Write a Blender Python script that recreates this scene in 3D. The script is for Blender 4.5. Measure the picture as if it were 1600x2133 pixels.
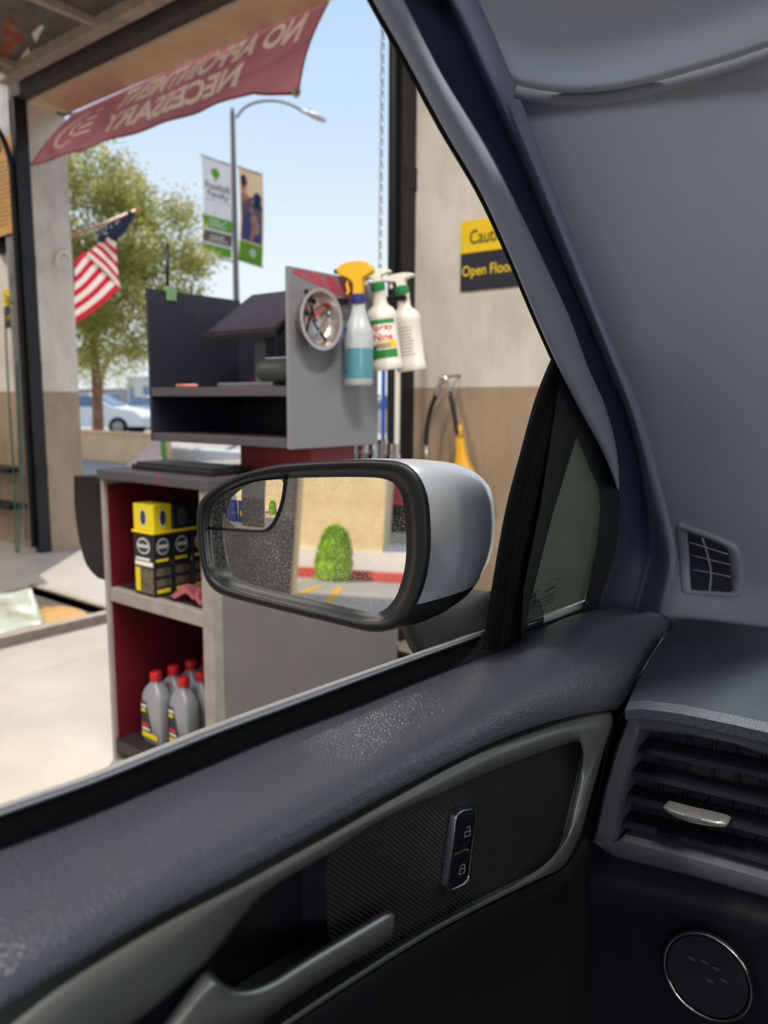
import bpy, bmesh, math, random
from mathutils import Vector as V, Matrix
random.seed(7)
for o in list(bpy.data.objects): bpy.data.objects.remove(o)
SC = bpy.context.scene
COL = SC.collection

# ------------------------------------------------------------------ camera, world, sun, exposure
H = 1.2
YAW, PIT, ROLL, FPX = math.radians(38.4), math.radians(-8.1), math.radians(0.3), 1600.0
FW = V((-math.sin(YAW)*math.cos(PIT), math.cos(YAW)*math.cos(PIT), math.sin(PIT)))
_r = V((math.cos(YAW), math.sin(YAW), 0)); _u = _r.cross(FW)
RT = _r*math.cos(ROLL) + _u*math.sin(ROLL)
UP = _u*math.cos(ROLL) - _r*math.sin(ROLL)
CAM = V((0, 0, H))
cd = bpy.data.cameras.new('camera'); cam = bpy.data.objects.new('camera', cd); COL.objects.link(cam)
cam.matrix_world = Matrix.Translation(CAM) @ Matrix((RT, UP, -FW)).transposed().to_4x4()
cd.sensor_fit = 'HORIZONTAL'; cd.sensor_width = 26.0; cd.lens = 26.0
cd.clip_start = 0.02; cd.clip_end = 400
cd.dof.use_dof = True; cd.dof.focus_distance = 0.70; cd.dof.aperture_fstop = 6.4
SC.camera = cam

w = bpy.data.worlds.new('sky'); SC.world = w; w.use_nodes = True
nt = w.node_tree; nt.nodes.clear()
tc = nt.nodes.new('ShaderNodeTexCoord'); sx = nt.nodes.new('ShaderNodeSeparateXYZ')
rp = nt.nodes.new('ShaderNodeValToRGB'); bg = nt.nodes.new('ShaderNodeBackground'); wo = nt.nodes.new('ShaderNodeOutputWorld')
nt.links.new(tc.outputs['Generated'], sx.inputs[0]); nt.links.new(sx.outputs['Z'], rp.inputs[0])
nt.links.new(rp.outputs[0], bg.inputs[0]); nt.links.new(bg.outputs[0], wo.inputs[0])
e = rp.color_ramp.elements
e[0].position = 0.0; e[0].color = (0.90, 0.97, 1.0, 1)
e[1].position = 1.0; e[1].color = (0.22, 0.40, 0.85, 1)
for p_, c_ in ((0.16, (0.84, 0.94, 1.0, 1)), (0.32, (0.62, 0.79, 1.0, 1)), (0.52, (0.45, 0.65, 0.97, 1))):
    q = rp.color_ramp.elements.new(p_); q.color = c_
bg.inputs['Strength'].default_value = 1.0
sd = bpy.data.lights.new('sun', 'SUN'); so = bpy.data.objects.new('sun', sd); COL.objects.link(so)
sd.energy = 4.2; sd.angle = math.radians(0.55); sd.color = (1.0, 0.93, 0.82)
SUN = V((-0.68*math.cos(math.radians(45)), 0.73*math.cos(math.radians(45)), math.sin(math.radians(45))))
so.rotation_euler = SUN.to_track_quat('Z', 'Y').to_euler(); so.location = (-6, 8, 12)
vs = SC.view_settings
vs.view_transform = 'Standard'; vs.look = 'None'; vs.exposure = 0.0; vs.gamma = 1.0; vs.use_curve_mapping = False

# ------------------------------------------------------------------ pixel -> place
def ray(x, y): return FW + RT*((x-800)/FPX) - UP*((y-1066.5)/FPX)
def PX(x): return (V((1, 0, 0)), x)
def PY(y): return (V((0, 1, 0)), y)
def PZ(z): return (V((0, 0, 1)), z)
def SP(x): return (V((1, 0, -0.12)), x-0.12)          # leaning car side, x at z = 1
def P(x, y, pl):
    n, d = pl; r = ray(x, y)
    return CAM + r*((d-n.dot(CAM))/n.dot(r))
def PD(x, y, dep): return CAM + ray(x, y)*dep
def proj(p):
    v = V(p)-CAM; z = v.dot(FW); return 800+FPX*v.dot(RT)/z, 1066.5-FPX*v.dot(UP)/z

# ------------------------------------------------------------------ materials
def lin(c):
    return tuple((x/255/12.92 if x/255 <= 0.04045 else ((x/255+0.055)/1.055)**2.4) for x in c)
MATS = {}
def mat(name, rgb, rough=0.6, metal=0.0, var=0.0, vscale=6.0, rgb2=None, bump=0.0, bscale=40.0, btype='NOISE', coat=0.0,
        spec=0.5, trans=0.0, emit=None, estr=0.0, thr=None, sheen=0.0):
    if name in MATS: return MATS[name]
    m = bpy.data.materials.new(name); m.use_nodes = True; MATS[name] = m
    t = m.node_tree; b = t.nodes['Principled BSDF']
    c = lin(rgb)
    b.inputs['Base Color'].default_value = (*c, 1); b.inputs['Roughness'].default_value = rough
    b.inputs['Metallic'].default_value = metal; b.inputs['Coat Weight'].default_value = coat
    b.inputs['Specular IOR Level'].default_value = spec
    b.inputs['Transmission Weight'].default_value = trans
    if sheen: b.inputs['Sheen Weight'].default_value = sheen
    if emit:
        b.inputs['Emission Color'].default_value = (*lin(emit), 1); b.inputs['Emission Strength'].default_value = estr
    co = t.nodes.new('ShaderNodeTexCoord')
    if var or rgb2:
        n = t.nodes.new('ShaderNodeTexNoise'); n.inputs['Scale'].default_value = vscale; n.inputs['Detail'].default_value = 6
        n.inputs['Roughness'].default_value = 0.65
        t.links.new(co.outputs['Object'], n.inputs['Vector'])
        r = t.nodes.new('ShaderNodeValToRGB')
        c2 = lin(rgb2) if rgb2 else tuple(max(0, x*(1-var)) for x in c)
        c1 = c if rgb2 else tuple(min(1, x*(1+var)) for x in c)
        a0, a1 = thr if thr else (0.32, 0.68)
        r.color_ramp.elements[0].position = a0; r.color_ramp.elements[0].color = (*c2, 1)
        r.color_ramp.elements[1].position = a1; r.color_ramp.elements[1].color = (*c1, 1)
        t.links.new(n.outputs['Fac'], r.inputs[0]); t.links.new(r.outputs[0], b.inputs['Base Color'])
    if bump:
        if btype == 'VORONOI':
            n = t.nodes.new('ShaderNodeTexVoronoi'); n.feature = 'DISTANCE_TO_EDGE'; out = 'Distance'
        else:
            n = t.nodes.new('ShaderNodeTexNoise'); n.inputs['Detail'].default_value = 4; out = 'Fac'
        n.inputs['Scale'].default_value = bscale
        t.links.new(co.outputs['Object'], n.inputs['Vector'])
        bp = t.nodes.new('ShaderNodeBump'); bp.inputs['Strength'].default_value = bump; bp.inputs['Distance'].default_value = 0.3/bscale
        if btype == 'VORONOI':
            mr = t.nodes.new('ShaderNodeMath'); mr.operation = 'MINIMUM'; mr.inputs[1].default_value = 0.22
            t.links.new(n.outputs[out], mr.inputs[0]); t.links.new(mr.outputs[0], bp.inputs['Height'])
        else:
            t.links.new(n.outputs[out], bp.inputs['Height'])
        t.links.new(bp.outputs[0], b.inputs['Normal'])
    return m

def glass_mat(name, tint, dust, dustmin, gloss=0.06):
    m = bpy.data.materials.new(name); m.use_nodes = True; MATS[name] = m
    t = m.node_tree; t.nodes.clear(); out = t.nodes.new('ShaderNodeOutputMaterial')
    tr = t.nodes.new('ShaderNodeBsdfTransparent'); tr.inputs[0].default_value = (*lin(tint), 1)
    gl = t.nodes.new('ShaderNodeBsdfGlossy'); gl.inputs['Roughness'].default_value = 0.02
    df = t.nodes.new('ShaderNodeBsdfDiffuse'); df.inputs[0].default_value = (*lin((165, 185, 178)), 1)
    m1 = t.nodes.new('ShaderNodeMixShader'); m1.inputs[0].default_value = gloss
    m2 = t.nodes.new('ShaderNodeMixShader')
    t.links.new(tr.outputs[0], m1.inputs[1]); t.links.new(gl.outputs[0], m1.inputs[2])
    t.links.new(m1.outputs[0], m2.inputs[1]); t.links.new(df.outputs[0], m2.inputs[2])
    co = t.nodes.new('ShaderNodeTexCoord'); n = t.nodes.new('ShaderNodeTexNoise'); n.inputs['Scale'].default_value = 900; n.inputs['Detail'].default_value = 4
    r = t.nodes.new('ShaderNodeMapRange'); r.inputs[1].default_value = 0.5; r.inputs[2].default_value = 0.75
    r.inputs[3].default_value = dustmin; r.inputs[4].default_value = dust
    t.links.new(co.outputs['Object'], n.inputs[0]); t.links.new(n.outputs[0], r.inputs[0]); t.links.new(r.outputs[0], m2.inputs[0])
    t.links.new(m2.outputs[0], out.inputs[0])
    return m

def cloth_mat(name, rgb, through=0.5, rgb2=None, vscale=3):
    m = bpy.data.materials.new(name); m.use_nodes = True; MATS[name] = m
    t = m.node_tree; t.nodes.clear(); out = t.nodes.new('ShaderNodeOutputMaterial')
    a = t.nodes.new('ShaderNodeBsdfDiffuse'); b = t.nodes.new('ShaderNodeBsdfTranslucent'); mx = t.nodes.new('ShaderNodeMixShader')
    for s in (a, b): s.inputs[0].default_value = (*lin(rgb), 1)
    if rgb2:
        co = t.nodes.new('ShaderNodeTexCoord'); n = t.nodes.new('ShaderNodeTexNoise'); n.inputs['Scale'].default_value = vscale
        r = t.nodes.new('ShaderNodeValToRGB'); r.color_ramp.elements[0].color = (*lin(rgb), 1); r.color_ramp.elements[1].color = (*lin(rgb2), 1)
        r.color_ramp.elements[0].position = .3; r.color_ramp.elements[1].position = .7
        t.links.new(co.outputs['Object'], n.inputs[0]); t.links.new(n.outputs['Fac'], r.inputs[0])
        t.links.new(r.outputs[0], a.inputs[0]); t.links.new(r.outputs[0], b.inputs[0])
    mx.inputs[0].default_value = through
    t.links.new(a.outputs[0], mx.inputs[1]); t.links.new(b.outputs[0], mx.inputs[2]); t.links.new(mx.outputs[0], out.inputs[0])
    return m

def wall_paint(name, hi, lo, zline):
    m = bpy.data.materials.new(name); m.use_nodes = True; MATS[name] = m
    t = m.node_tree; b = t.nodes['Principled BSDF']; b.inputs['Roughness'].default_value = 0.75
    g = t.nodes.new('ShaderNodeNewGeometry'); s = t.nodes.new('ShaderNodeSeparateXYZ'); t.links.new(g.outputs['Position'], s.inputs[0])
    lt = t.nodes.new('ShaderNodeMath'); lt.operation = 'GREATER_THAN'; lt.inputs[1].default_value = zline; t.links.new(s.outputs['Z'], lt.inputs[0])
    mx = t.nodes.new('ShaderNodeMix'); mx.data_type = 'RGBA'
    mx.inputs[6].default_value = (*lin(lo), 1); mx.inputs[7].default_value = (*lin(hi), 1); t.links.new(lt.outputs[0], mx.inputs[0])
    n = t.nodes.new('ShaderNodeTexNoise'); n.inputs['Scale'].default_value = 3.5; n.inputs['Detail'].default_value = 8; n.inputs['Roughness'].default_value = .7
    mp = t.nodes.new('ShaderNodeMapping'); mp.inputs['Scale'].default_value = (1, 1, .45); t.links.new(g.outputs['Position'], mp.inputs[0]); t.links.new(mp.outputs[0], n.inputs[0])
    r = t.nodes.new('ShaderNodeValToRGB'); r.color_ramp.elements[0].position = .28; r.color_ramp.elements[0].color = (.55, .52, .48, 1)
    r.color_ramp.elements[1].position = .6; r.color_ramp.elements[1].color = (1.05, 1.05, 1.05, 1); t.links.new(n.outputs['Fac'], r.inputs[0])
    mu = t.nodes.new('ShaderNodeMix'); mu.data_type = 'RGBA'; mu.blend_type = 'MULTIPLY'; mu.inputs[0].default_value = .65
    t.links.new(mx.outputs[2], mu.inputs[6]); t.links.new(r.outputs[0], mu.inputs[7]); t.links.new(mu.outputs[2], b.inputs['Base Color'])
    bp = t.nodes.new('ShaderNodeBump'); bp.inputs['Strength'].default_value = .25; bp.inputs['Distance'].default_value = .01; t.links.new(n.outputs['Fac'], bp.inputs['Height']); t.links.new(bp.outputs[0], b.inputs['Normal'])
    return m

# ------------------------------------------------------------------ mesh builders
def box_data(a, b):
    x0, y0, z0 = a; x1, y1, z1 = b
    v = [(x0, y0, z0), (x1, y0, z0), (x1, y1, z0), (x0, y1, z0), (x0, y0, z1), (x1, y0, z1), (x1, y1, z1), (x0, y1, z1)]
    return v, [(3, 2, 1, 0), (4, 5, 6, 7), (0, 1, 5, 4), (1, 2, 6, 5), (2, 3, 7, 6), (3, 0, 4, 7)]
class MB:
    def __init__(s): s.v = []; s.f = []; s.mi = []
    def add(s, v, f, mi=0):
        o = len(s.v); s.v += [V(q) for q in v]; s.f += [tuple(i+o for i in q) for q in f]; s.mi += [mi]*len(f); return s
    def box(s, a, b, mi=0):
        a2 = [min(p, q) for p, q in zip(a, b)]; b2 = [max(p, q) for p, q in zip(a, b)]
        return s.add(*box_data(a2, b2), mi)
    def hexa(s, bot, top, mi=0):           # two quads, matched corners
        n = len(bot); f = [tuple(range(n-1, -1, -1)), tuple(range(n, 2*n))]
        for i in range(n): f.append((i, (i+1) % n, n+(i+1) % n, n+i))
        return s.add(list(bot)+list(top), f, mi)
    def prism(s, pts, off, mi=0):
        off = V(off); return s.hexa([V(p) for p in pts], [V(p)+off for p in pts], mi)
    def tube(s, path, r, n=10, mi=0, caps=True):
        path = [V(p) for p in path]; rr = r if isinstance(r, (list, tuple)) else [r]*len(path)
        vs = []; fs = []; up = None
        for i, p in enumerate(path):
            d = (path[min(i+1, len(path)-1)]-path[max(i-1, 0)]).normalized()
            if up is None: up = V((0, 0, 1)) if abs(d.z) < .9 else V((1, 0, 0))
            a = d.cross(up).normalized(); b = a.cross(d).normalized(); up = b
            for k in range(n):
                an = 2*math.pi*k/n; vs.append(p+(a*math.cos(an)+b*math.sin(an))*rr[i])
        for i in range(len(path)-1):
            for k in range(n):
                fs.append((i*n+k, i*n+(k+1) % n, (i+1)*n+(k+1) % n, (i+1)*n+k))
        if caps: fs.append(tuple(range(n-1, -1, -1))); fs.append(tuple(range((len(path)-1)*n, len(path)*n)))
        return s.add(vs, fs, mi)
    def lathe(s, prof, c=(0, 0, 0), axis=(0, 0, 1), n=20, mi=0, sx=1.0, cap=True):
        ax = V(axis).normalized(); a = ax.orthogonal().normalized(); b = ax.cross(a); c = V(c); vs = []; fs = []
        if abs(ax.z) > .9: a = V((1, 0, 0)); b = ax.cross(a)
        for r, h in prof:
            for k in range(n):
                an = 2*math.pi*k/n; vs.append(c+ax*h+a*(r*math.cos(an))+b*(r*sx*math.sin(an)))
        m = len(prof)
        for i in range(m-1):
            for k in range(n): fs.append((i*n+k, i*n+(k+1) % n, (i+1)*n+(k+1) % n, (i+1)*n+k))
        if cap: fs.append(tuple(range(n-1, -1, -1))); fs.append(tuple(range((m-1)*n, m*n)))
        return s.add(vs, fs, mi)
    def grid(s, rows, mi=0, closed=False):
        n = len(rows[0]); vs = [p for r in rows for p in r]; fs = []
        for i in range(len(rows)-1):
            for k in range(n if closed else n-1): fs.append((i*n+k, i*n+(k+1) % n, (i+1)*n+(k+1) % n, (i+1)*n+k))
        return s.add(vs, fs, mi)
    def fan(s, ring, c=None, mi=0):
        n = len(ring)
        if c is None: return s.add(ring, [tuple(range(n))], mi)
        return s.add(list(ring)+[c], [(i, (i+1) % n, n) for i in range(n)], mi)
    def build(s, name, m, parent=None, smooth=False, bevel=0.0, solid=0.0, auto=None):
        return make(name, s.v, s.f, m, parent, smooth, bevel, solid, s.mi, auto)
ORG = {}
def make(name, vs, fs, m, parent=None, smooth=False, bevel=0.0, solid=0.0, mi=None, auto=None):
    org = ORG.get(parent.name, V((0, 0, 0))) if parent else None
    if org is None:
        lo = [min(v[i] for v in vs) for i in range(3)]; hi = [max(v[i] for v in vs) for i in range(3)]
        org = V(((lo[0]+hi[0])/2, (lo[1]+hi[1])/2, lo[2]))
    me = bpy.data.meshes.new(name)
    me.from_pydata([tuple(V(v)-org) for v in vs], [], fs); me.validate()
    ms = m if isinstance(m, (list, tuple)) else [m]
    for q in ms: me.materials.append(q)
    if mi and len(mi) == len(me.polygons):
        for p, k in zip(me.polygons, mi): p.material_index = k
    b = bmesh.new(); b.from_mesh(me); bmesh.ops.recalc_face_normals(b, faces=b.faces[:]); b.to_mesh(me); b.free()
    if smooth:
        for p in me.polygons: p.use_smooth = True
        if auto: me.set_sharp_from_angle(angle=math.radians(auto))
    o = bpy.data.objects.new(name, me); COL.objects.link(o)
    if parent: o.parent = parent
    else: o.location = org
    ORG[o.name] = org
    if bevel:
        md = o.modifiers.new('bevel', 'BEVEL'); md.width = bevel; md.segments = 2; md.limit_method = 'ANGLE'; md.angle_limit = math.radians(40)
    if solid:
        md = o.modifiers.new('thickness', 'SOLIDIFY'); md.thickness = abs(solid); md.offset = -1 if solid > 0 else 1
    return o
def tag(o, label, cat, group=None):
    o['label'] = label; o['category'] = cat
    if group: o['group'] = group
    return o
def struct(o, label=None): 
    o['kind'] = 'structure'
    if label: o['label'] = label
    return o
def thing(name, label, cat, loc=(0, 0, 0), group=None):
    o = bpy.data.objects.new(name, None); COL.objects.link(o); o.location = loc; o.empty_display_size = .05
    ORG[o.name] = V(loc); return tag(o, label, cat, group)
def dup(o, parent=None, loc=None, rot=None, label=None):
    c = o.copy(); COL.objects.link(c); c.parent = parent; ORG[c.name] = ORG.get(o.name, V((0, 0, 0)))
    if loc is not None: c.location = loc
    if rot is not None: c.rotation_euler = rot
    if label: c['label'] = label
    for ch in [x for x in bpy.data.objects if x.parent == o]: dup(ch, c)
    return c
def catmull(pts, k=8, closed=False):
    pts = [V((*p, 0)) if len(p) == 2 else V(p) for p in pts]; n = len(pts); out = []
    for i in range(n if closed else n-1):
        if closed: p0, p1, p2, p3 = pts[i-1], pts[i], pts[(i+1) % n], pts[(i+2) % n]
        else: p0, p1, p2, p3 = pts[max(i-1, 0)], pts[i], pts[i+1], pts[min(i+2, n-1)]
        for j in range(k):
            t = j/k
            out.append(.5*((2*p1)+(p2-p0)*t+(2*p0-5*p1+4*p2-p3)*t*t+(3*p1-p0-3*p2+p3)*t**3))
    if not closed: out.append(pts[-1])
    return out
def resample(pts, n, closed=False, k=8):
    c = catmull(pts, k, closed)
    if closed: c.append(c[0])
    L = [0]
    for a, b in zip(c, c[1:]): L.append(L[-1]+(b-a).length)
    out = []; j = 0; m = n if closed else n-1
    for i in range(n):
        t = L[-1]*i/m
        while j < len(L)-2 and L[j+1] < t: j += 1
        f = (t-L[j])/max(1e-9, L[j+1]-L[j]); out.append(c[j].lerp(c[j+1], min(1, f)))
    return out
def onplane(pts, pl): return [P(p[0], p[1], pl) for p in pts]
# lettering
_TX = {}
def text_mesh(s, bold=.012):
    if s in _TX: return _TX[s]
    c = bpy.data.curves.new('t', 'FONT'); c.body = s; c.resolution_u = 3; c.align_x = 'LEFT'; c.offset = .035 if s.isupper() else bold
    o = bpy.data.objects.new('t', c); COL.objects.link(o)
    bpy.context.view_layer.update(); dg = bpy.context.evaluated_depsgraph_get()
    me = bpy.data.meshes.new_from_object(o.evaluated_get(dg))
    v = [(q.co.x, q.co.y) for q in me.vertices]; f = [tuple(p.vertices) for p in me.polygons]
    bpy.data.objects.remove(o); bpy.data.meshes.remove(me); bpy.data.curves.remove(c)
    x0 = min(p[0] for p in v); x1 = max(p[0] for p in v); y0 = min(p[1] for p in v); y1 = max(p[1] for p in v)
    _TX[s] = ([((p[0]-x0)/(x1-x0), (p[1]-y0)/(y1-y0)) for p in v], f); return _TX[s]
def put_text(mb, s, fn, u0, u1, v0, v1, mi=0):
    v, f = text_mesh(s); mb.add([fn(u0+(u1-u0)*a, v0+(v1-v0)*b) for a, b in v], f, mi); return mb
def rect(mb, fn, u0, u1, v0, v1, mi=0, nu=1, nv=1):
    rows = [[fn(u0+(u1-u0)*i/nu, v0+(v1-v0)*j/nv) for i in range(nu+1)] for j in range(nv+1)]
    mb.grid(rows, mi); return mb
def disc(mb, fn, cu, cv, ru, rv, mi=0, n=20):
    mb.add([fn(cu+ru*math.cos(2*math.pi*i/n), cv+rv*math.sin(2*math.pi*i/n)) for i in range(n)], [tuple(range(n))], mi); return mb
def bil(bl, br, tr, tl, off=(0, 0, 0)):
    bl, br, tr, tl, off = V(bl), V(br), V(tr), V(tl), V(off)
    return lambda u, v: (bl*(1-u)+br*u)*(1-v)+(tl*(1-u)+tr*u)*v+off

# ------------------------------------------------------------------ shared materials
M_floor = mat('sealed_concrete', (168, 161, 153), .42, var=.16, vscale=1.6, bump=.08, bscale=25)
M_wall = wall_paint('painted_concrete', (216, 209, 200), (164, 144, 122), 1.275)
M_soffit = mat('beige_soffit', (222, 203, 170), .8, var=.08, vscale=5, bump=.1, bscale=30)
M_ceil = mat('ceiling_board', (205, 200, 192), .9)
M_black = mat('black_plastic', (22, 23, 27), .45, bump=.05, bscale=300)
M_blacksteel = mat('black_steel', (30, 31, 36), .5, metal=.3, var=.2, vscale=12)
M_chrome = mat('chrome', (215, 215, 218), .12, metal=1.0)
M_steel = mat('galvanised_steel', (150, 150, 152), .38, metal=.85, var=.15, vscale=20)
M_white = mat('white_plastic', (225, 220, 208), .45)
M_yellow = mat('yellow_plastic', (225, 170, 20), .45)
M_red = mat('red_plastic', (190, 30, 32), .4)
M_sign_y = mat('sign_yellow', (235, 200, 20), .5)
M_sign_k = mat('sign_navy', (30, 34, 48), .5)
M_ink = mat('black_ink', (25, 25, 28), .6)

# ------------------------------------------------------------------ the building
YF, YB = 3.1, -6.0            # front and rear wall faces
XA, XB, ZT = -5.86, -2.36, 3.40
b = MB()
b.box((-9.6, YF, 0), (XA, YF+.3, 4.4)); b.box((XA, YF, ZT), (XB, YF+.3, 4.4)); b.box((XB, YF, 0), (-1.15, YF+.3, 4.4))
b.box((-1.15, YF, ZT), (2.35, YF+.3, 4.4)); b.box((2.35, YF, 0), (3.6, YF+.3, 4.4))
wf = struct(b.build('wall_front', M_wall))
b = MB(); b.box((XA, YF+.002, ZT-.012), (XB, YF+.3, ZT-.001)); struct(b.build('trim_1', M_soffit), 'beige painted soffit over the open bay doorway')
struct(MB().box((-9.9, YB, 0), (-9.6, YF+.3, 4.4)).build('wall_left', M_wall))
struct(MB().box((3.6, YB, 0), (3.9, YF+.3, 4.4)).build('wall_right', M_wall))
struct(MB().box((-9.9, YB-.3, 4.4), (3.9, YF+.3, 4.6)).build('ceiling', M_ceil))
# floor with the service pit of the next bay
px0, px1, py0, py1 = -4.85, -3.78, -3.5, 2.40
b = MB(); t_ = .14
for (x0, y0, x1, y1) in ((-9.9, YB-.3, px0, YF+.3), (px1, YB-.3, 3.9, YF+.3), (px0, YB-.3, px1, py0), (px0, py1, px1, YF+.3)):
    b.box((x0, y0, -t_), (x1, y1, 0))
struct(b.build('floor', M_floor))
M_pit = mat('pit_wall', (120, 112, 100), .8, var=.3, vscale=4)
b = MB()
b.box((px0-.1, py0, -1.5), (px0, py1, -t_)); b.box((px1, py0, -1.5), (px1+.1, py1, -t_)); b.box((px0, py0-.1, -1.5), (px1, py0, -t_)); b.box((px0, py1, -1.5), (px1, py1+.1, -t_))
b.box((px0-.1, py0-.1, -1.6), (px1+.1, py1+.1, -1.5))
struct(b.build('trim_2', M_pit), 'concrete lining of the service pit in the floor')
M_kerb = mat('pit_kerb', (140, 128, 118), .55, metal=.3, var=.2, vscale=15)
kerb = thing('pit_kerb', 'grey steel kerb angle along the edge of the open service pit', 'kerb', (px1, 0, 0))
MB().box((px1-.012, py0, -.05), (px1+.05, py1+.06, .05)).build('kerb_side', M_kerb, kerb, bevel=.004)
MB().box((px0-.02, py1, -.05), (px1-.014, py1+.05, .012)).build('kerb_end', M_kerb, kerb, bevel=.004)
# things down in the pit
M_tank = mat('yellow_tank', (178, 128, 14), .5, rgb2=(70, 50, 30), vscale=5, thr=(.36, .46))
tk = thing('drain_tank', 'scuffed yellow oil drain tank sunk in the service pit', 'tank', (-4.20, 1.98, -1.5))
b = MB(); b.lathe([(.0, 0), (.36, .0), (.39, .06), (.40, .5), (.40, 1.43), (.385, 1.47), (.2, 1.49), (.06, 1.495)], (-4.20, 1.98, -1.5), n=36); b.build('shell', M_tank, tk, smooth=True, auto=45)
MB().lathe([(.055, 0), (.055, .05), (.03, .07)], (-4.20, 1.98, -.01), n=16).build('filler_cap', M_blacksteel, tk)
MB().lathe([(.398, 1.18), (.408, 1.19), (.408, 1.23), (.398, 1.24)], (-4.20, 1.98, -1.5), n=28, cap=False).build('hoop', M_tank, tk)
M_sheet = mat('milky_sheet', (176, 186, 172), .35, rgb2=(110, 98, 60), vscale=3, thr=(.30, .52))
b = MB()
tubc = [P(-60, 1334, PZ(.02)), P(96, 1306, PZ(.025)), P(66, 1228, PZ(.1)), P(-60, 1240, PZ(.1))]
N = 10; rows = []
for j in range(N+1):
    fn = bil(*tubc); rows.append([fn(i/N, j/N)+V((0, 0, .008*math.sin(i*.9+j*.5)+.006*math.sin(j*1.3))) for i in range(N+1)])
b.grid(rows); tag(b.build('drip_tray', M_sheet, smooth=True, solid=.012), 'milky stained plastic drip tray leaning over the service pit', 'tray')

# rear wall, open bays to the yard behind
M_rearwall = wall_paint('rear_wall_paint', (92, 92, 92), (66, 65, 65), 1.05)

# ------------------------------------------------------------------ mirror plane (needed to set out what it shows)
MC = P(645, 1125, PX(-.50))
_d = ray(645, 1125).normalized(); _rr = V((-.127, -.99, -math.tan(math.radians(1.8)))).normalized()
MN = (_rr-_d).normalized(); MK = MN.dot(MC)
def MP(off=0.0): return (MN, MK+off)
def RP(x, y, pl):                      # what the flat glass shows at this pixel, on plane pl
    p = P(x, y, MP()); d = ray(x, y); r = d-2*d.dot(MN)*MN; n, k = pl
    return p+r*((k-n.dot(p))/n.dot(r))
YW = -13.0                            # building behind the garage
xp = RP(606, 1100, PY(YB)).x           # edge of the rear pier
b = MB(); b.box((xp-1.0, YB-.3, 0), (xp, YB, 4.4)); b.box((-9.9, YB-.3, 3.4), (xp-1.0, YB, 4.4)); b.box((xp, YB-.3, 3.4), (3.9, YB, 4.4)); b.box((2.4, YB-.3, 0), (3.9, YB, 4.4)); b.box((-9.9, YB-.3, 0), (-8.4, YB, 3.4))
struct(b.build('wall_rear', M_rearwall))
M_tan = mat('door_stop', (205, 185, 150), .7)
struct(MB().box((xp-.0, YB-.3, 0), (xp+.05, YB-.24, 3.4)).build('trim_3', M_tan), 'pale edge strip on the rear doorway pier')

# ground outside
M_asph = mat('yard_concrete', (172, 161, 148), .8, var=.14, vscale=.8, bump=.1, bscale=20)
b = MB(); b.box((-160, YF+.3, -.2), (120, 200, -.01)); b.box((-160, -160, -.2), (120, YB-.3, -.01)); b.box((-160, YB-.3, -.2), (-9.9, YF+.3, -.01)); b.box((3.9, YB-.3, -.2), (120, YF+.3, -.01))
struct(b.build('ground', M_asph))

# ------------------------------------------------------------------ building, bush and kerb seen in the mirror
M_bldg = mat('split_face_block', (240, 214, 160), .85, rgb2=(220, 190, 140), vscale=3.2, bump=.5, bscale=9)
M_bwhite = mat('white_base', (232, 228, 215), .8, var=.05)
M_rkerb = mat('red_kerb', (200, 72, 62), .7, var=.15, vscale=5)
xl = RP(520, 1100, PY(YW)).x; xr = RP(799, 1100, PY(YW)).x
zb = max(.5, RP(700, 1152, PY(YW)).z)
bb = thing('beige_building', 'beige split-face block building with white base wall behind the garage', 'building', (xl, YW, 0))
MB().box((xl-9, YW-6, zb), (xr, YW, 4.6)).build('wall', M_bldg, bb)
MB().box((xl-9, YW-6, 0), (xr+2.5, YW+.06, zb)).build('base_wall', M_bwhite, bb)
MB().box((xl-9.1, YW-6.1, 4.6), (xr+.06, YW+.1, 4.75)).build('coping', M_bwhite, bb)
kb = MB().box((xl-12, YW+.25, -.01), (xr+6, YW+.55, .16)).build('red_kerb', M_rkerb, bevel=.02)
tag(kb, 'red painted kerb in front of the beige block building', 'kerb')
M_awn = mat('red_awning', (190, 55, 50), .7)
ysh = YW-7.0
shop = thing('far_shop', 'dark shop front with a red awning beside the beige building', 'building', (xr+3, ysh-4, 0))
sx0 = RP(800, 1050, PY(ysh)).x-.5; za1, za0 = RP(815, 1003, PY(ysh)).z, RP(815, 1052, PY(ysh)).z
MB().box((sx0, ysh-4, 0), (sx0+9, ysh, za1+.1)).build('wall', mat('shop_wall', (60, 58, 62), .8), shop)  # shop wall is one even dark grey
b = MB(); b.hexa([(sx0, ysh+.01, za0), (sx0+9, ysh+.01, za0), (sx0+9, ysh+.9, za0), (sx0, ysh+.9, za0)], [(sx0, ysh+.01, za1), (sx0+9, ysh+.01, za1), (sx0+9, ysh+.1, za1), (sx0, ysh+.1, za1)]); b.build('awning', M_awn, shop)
MB().box((sx0, ysh, za0-1.1), (sx0+9, ysh+.06, za0-.75)).build('fascia', M_bwhite, shop)
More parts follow.
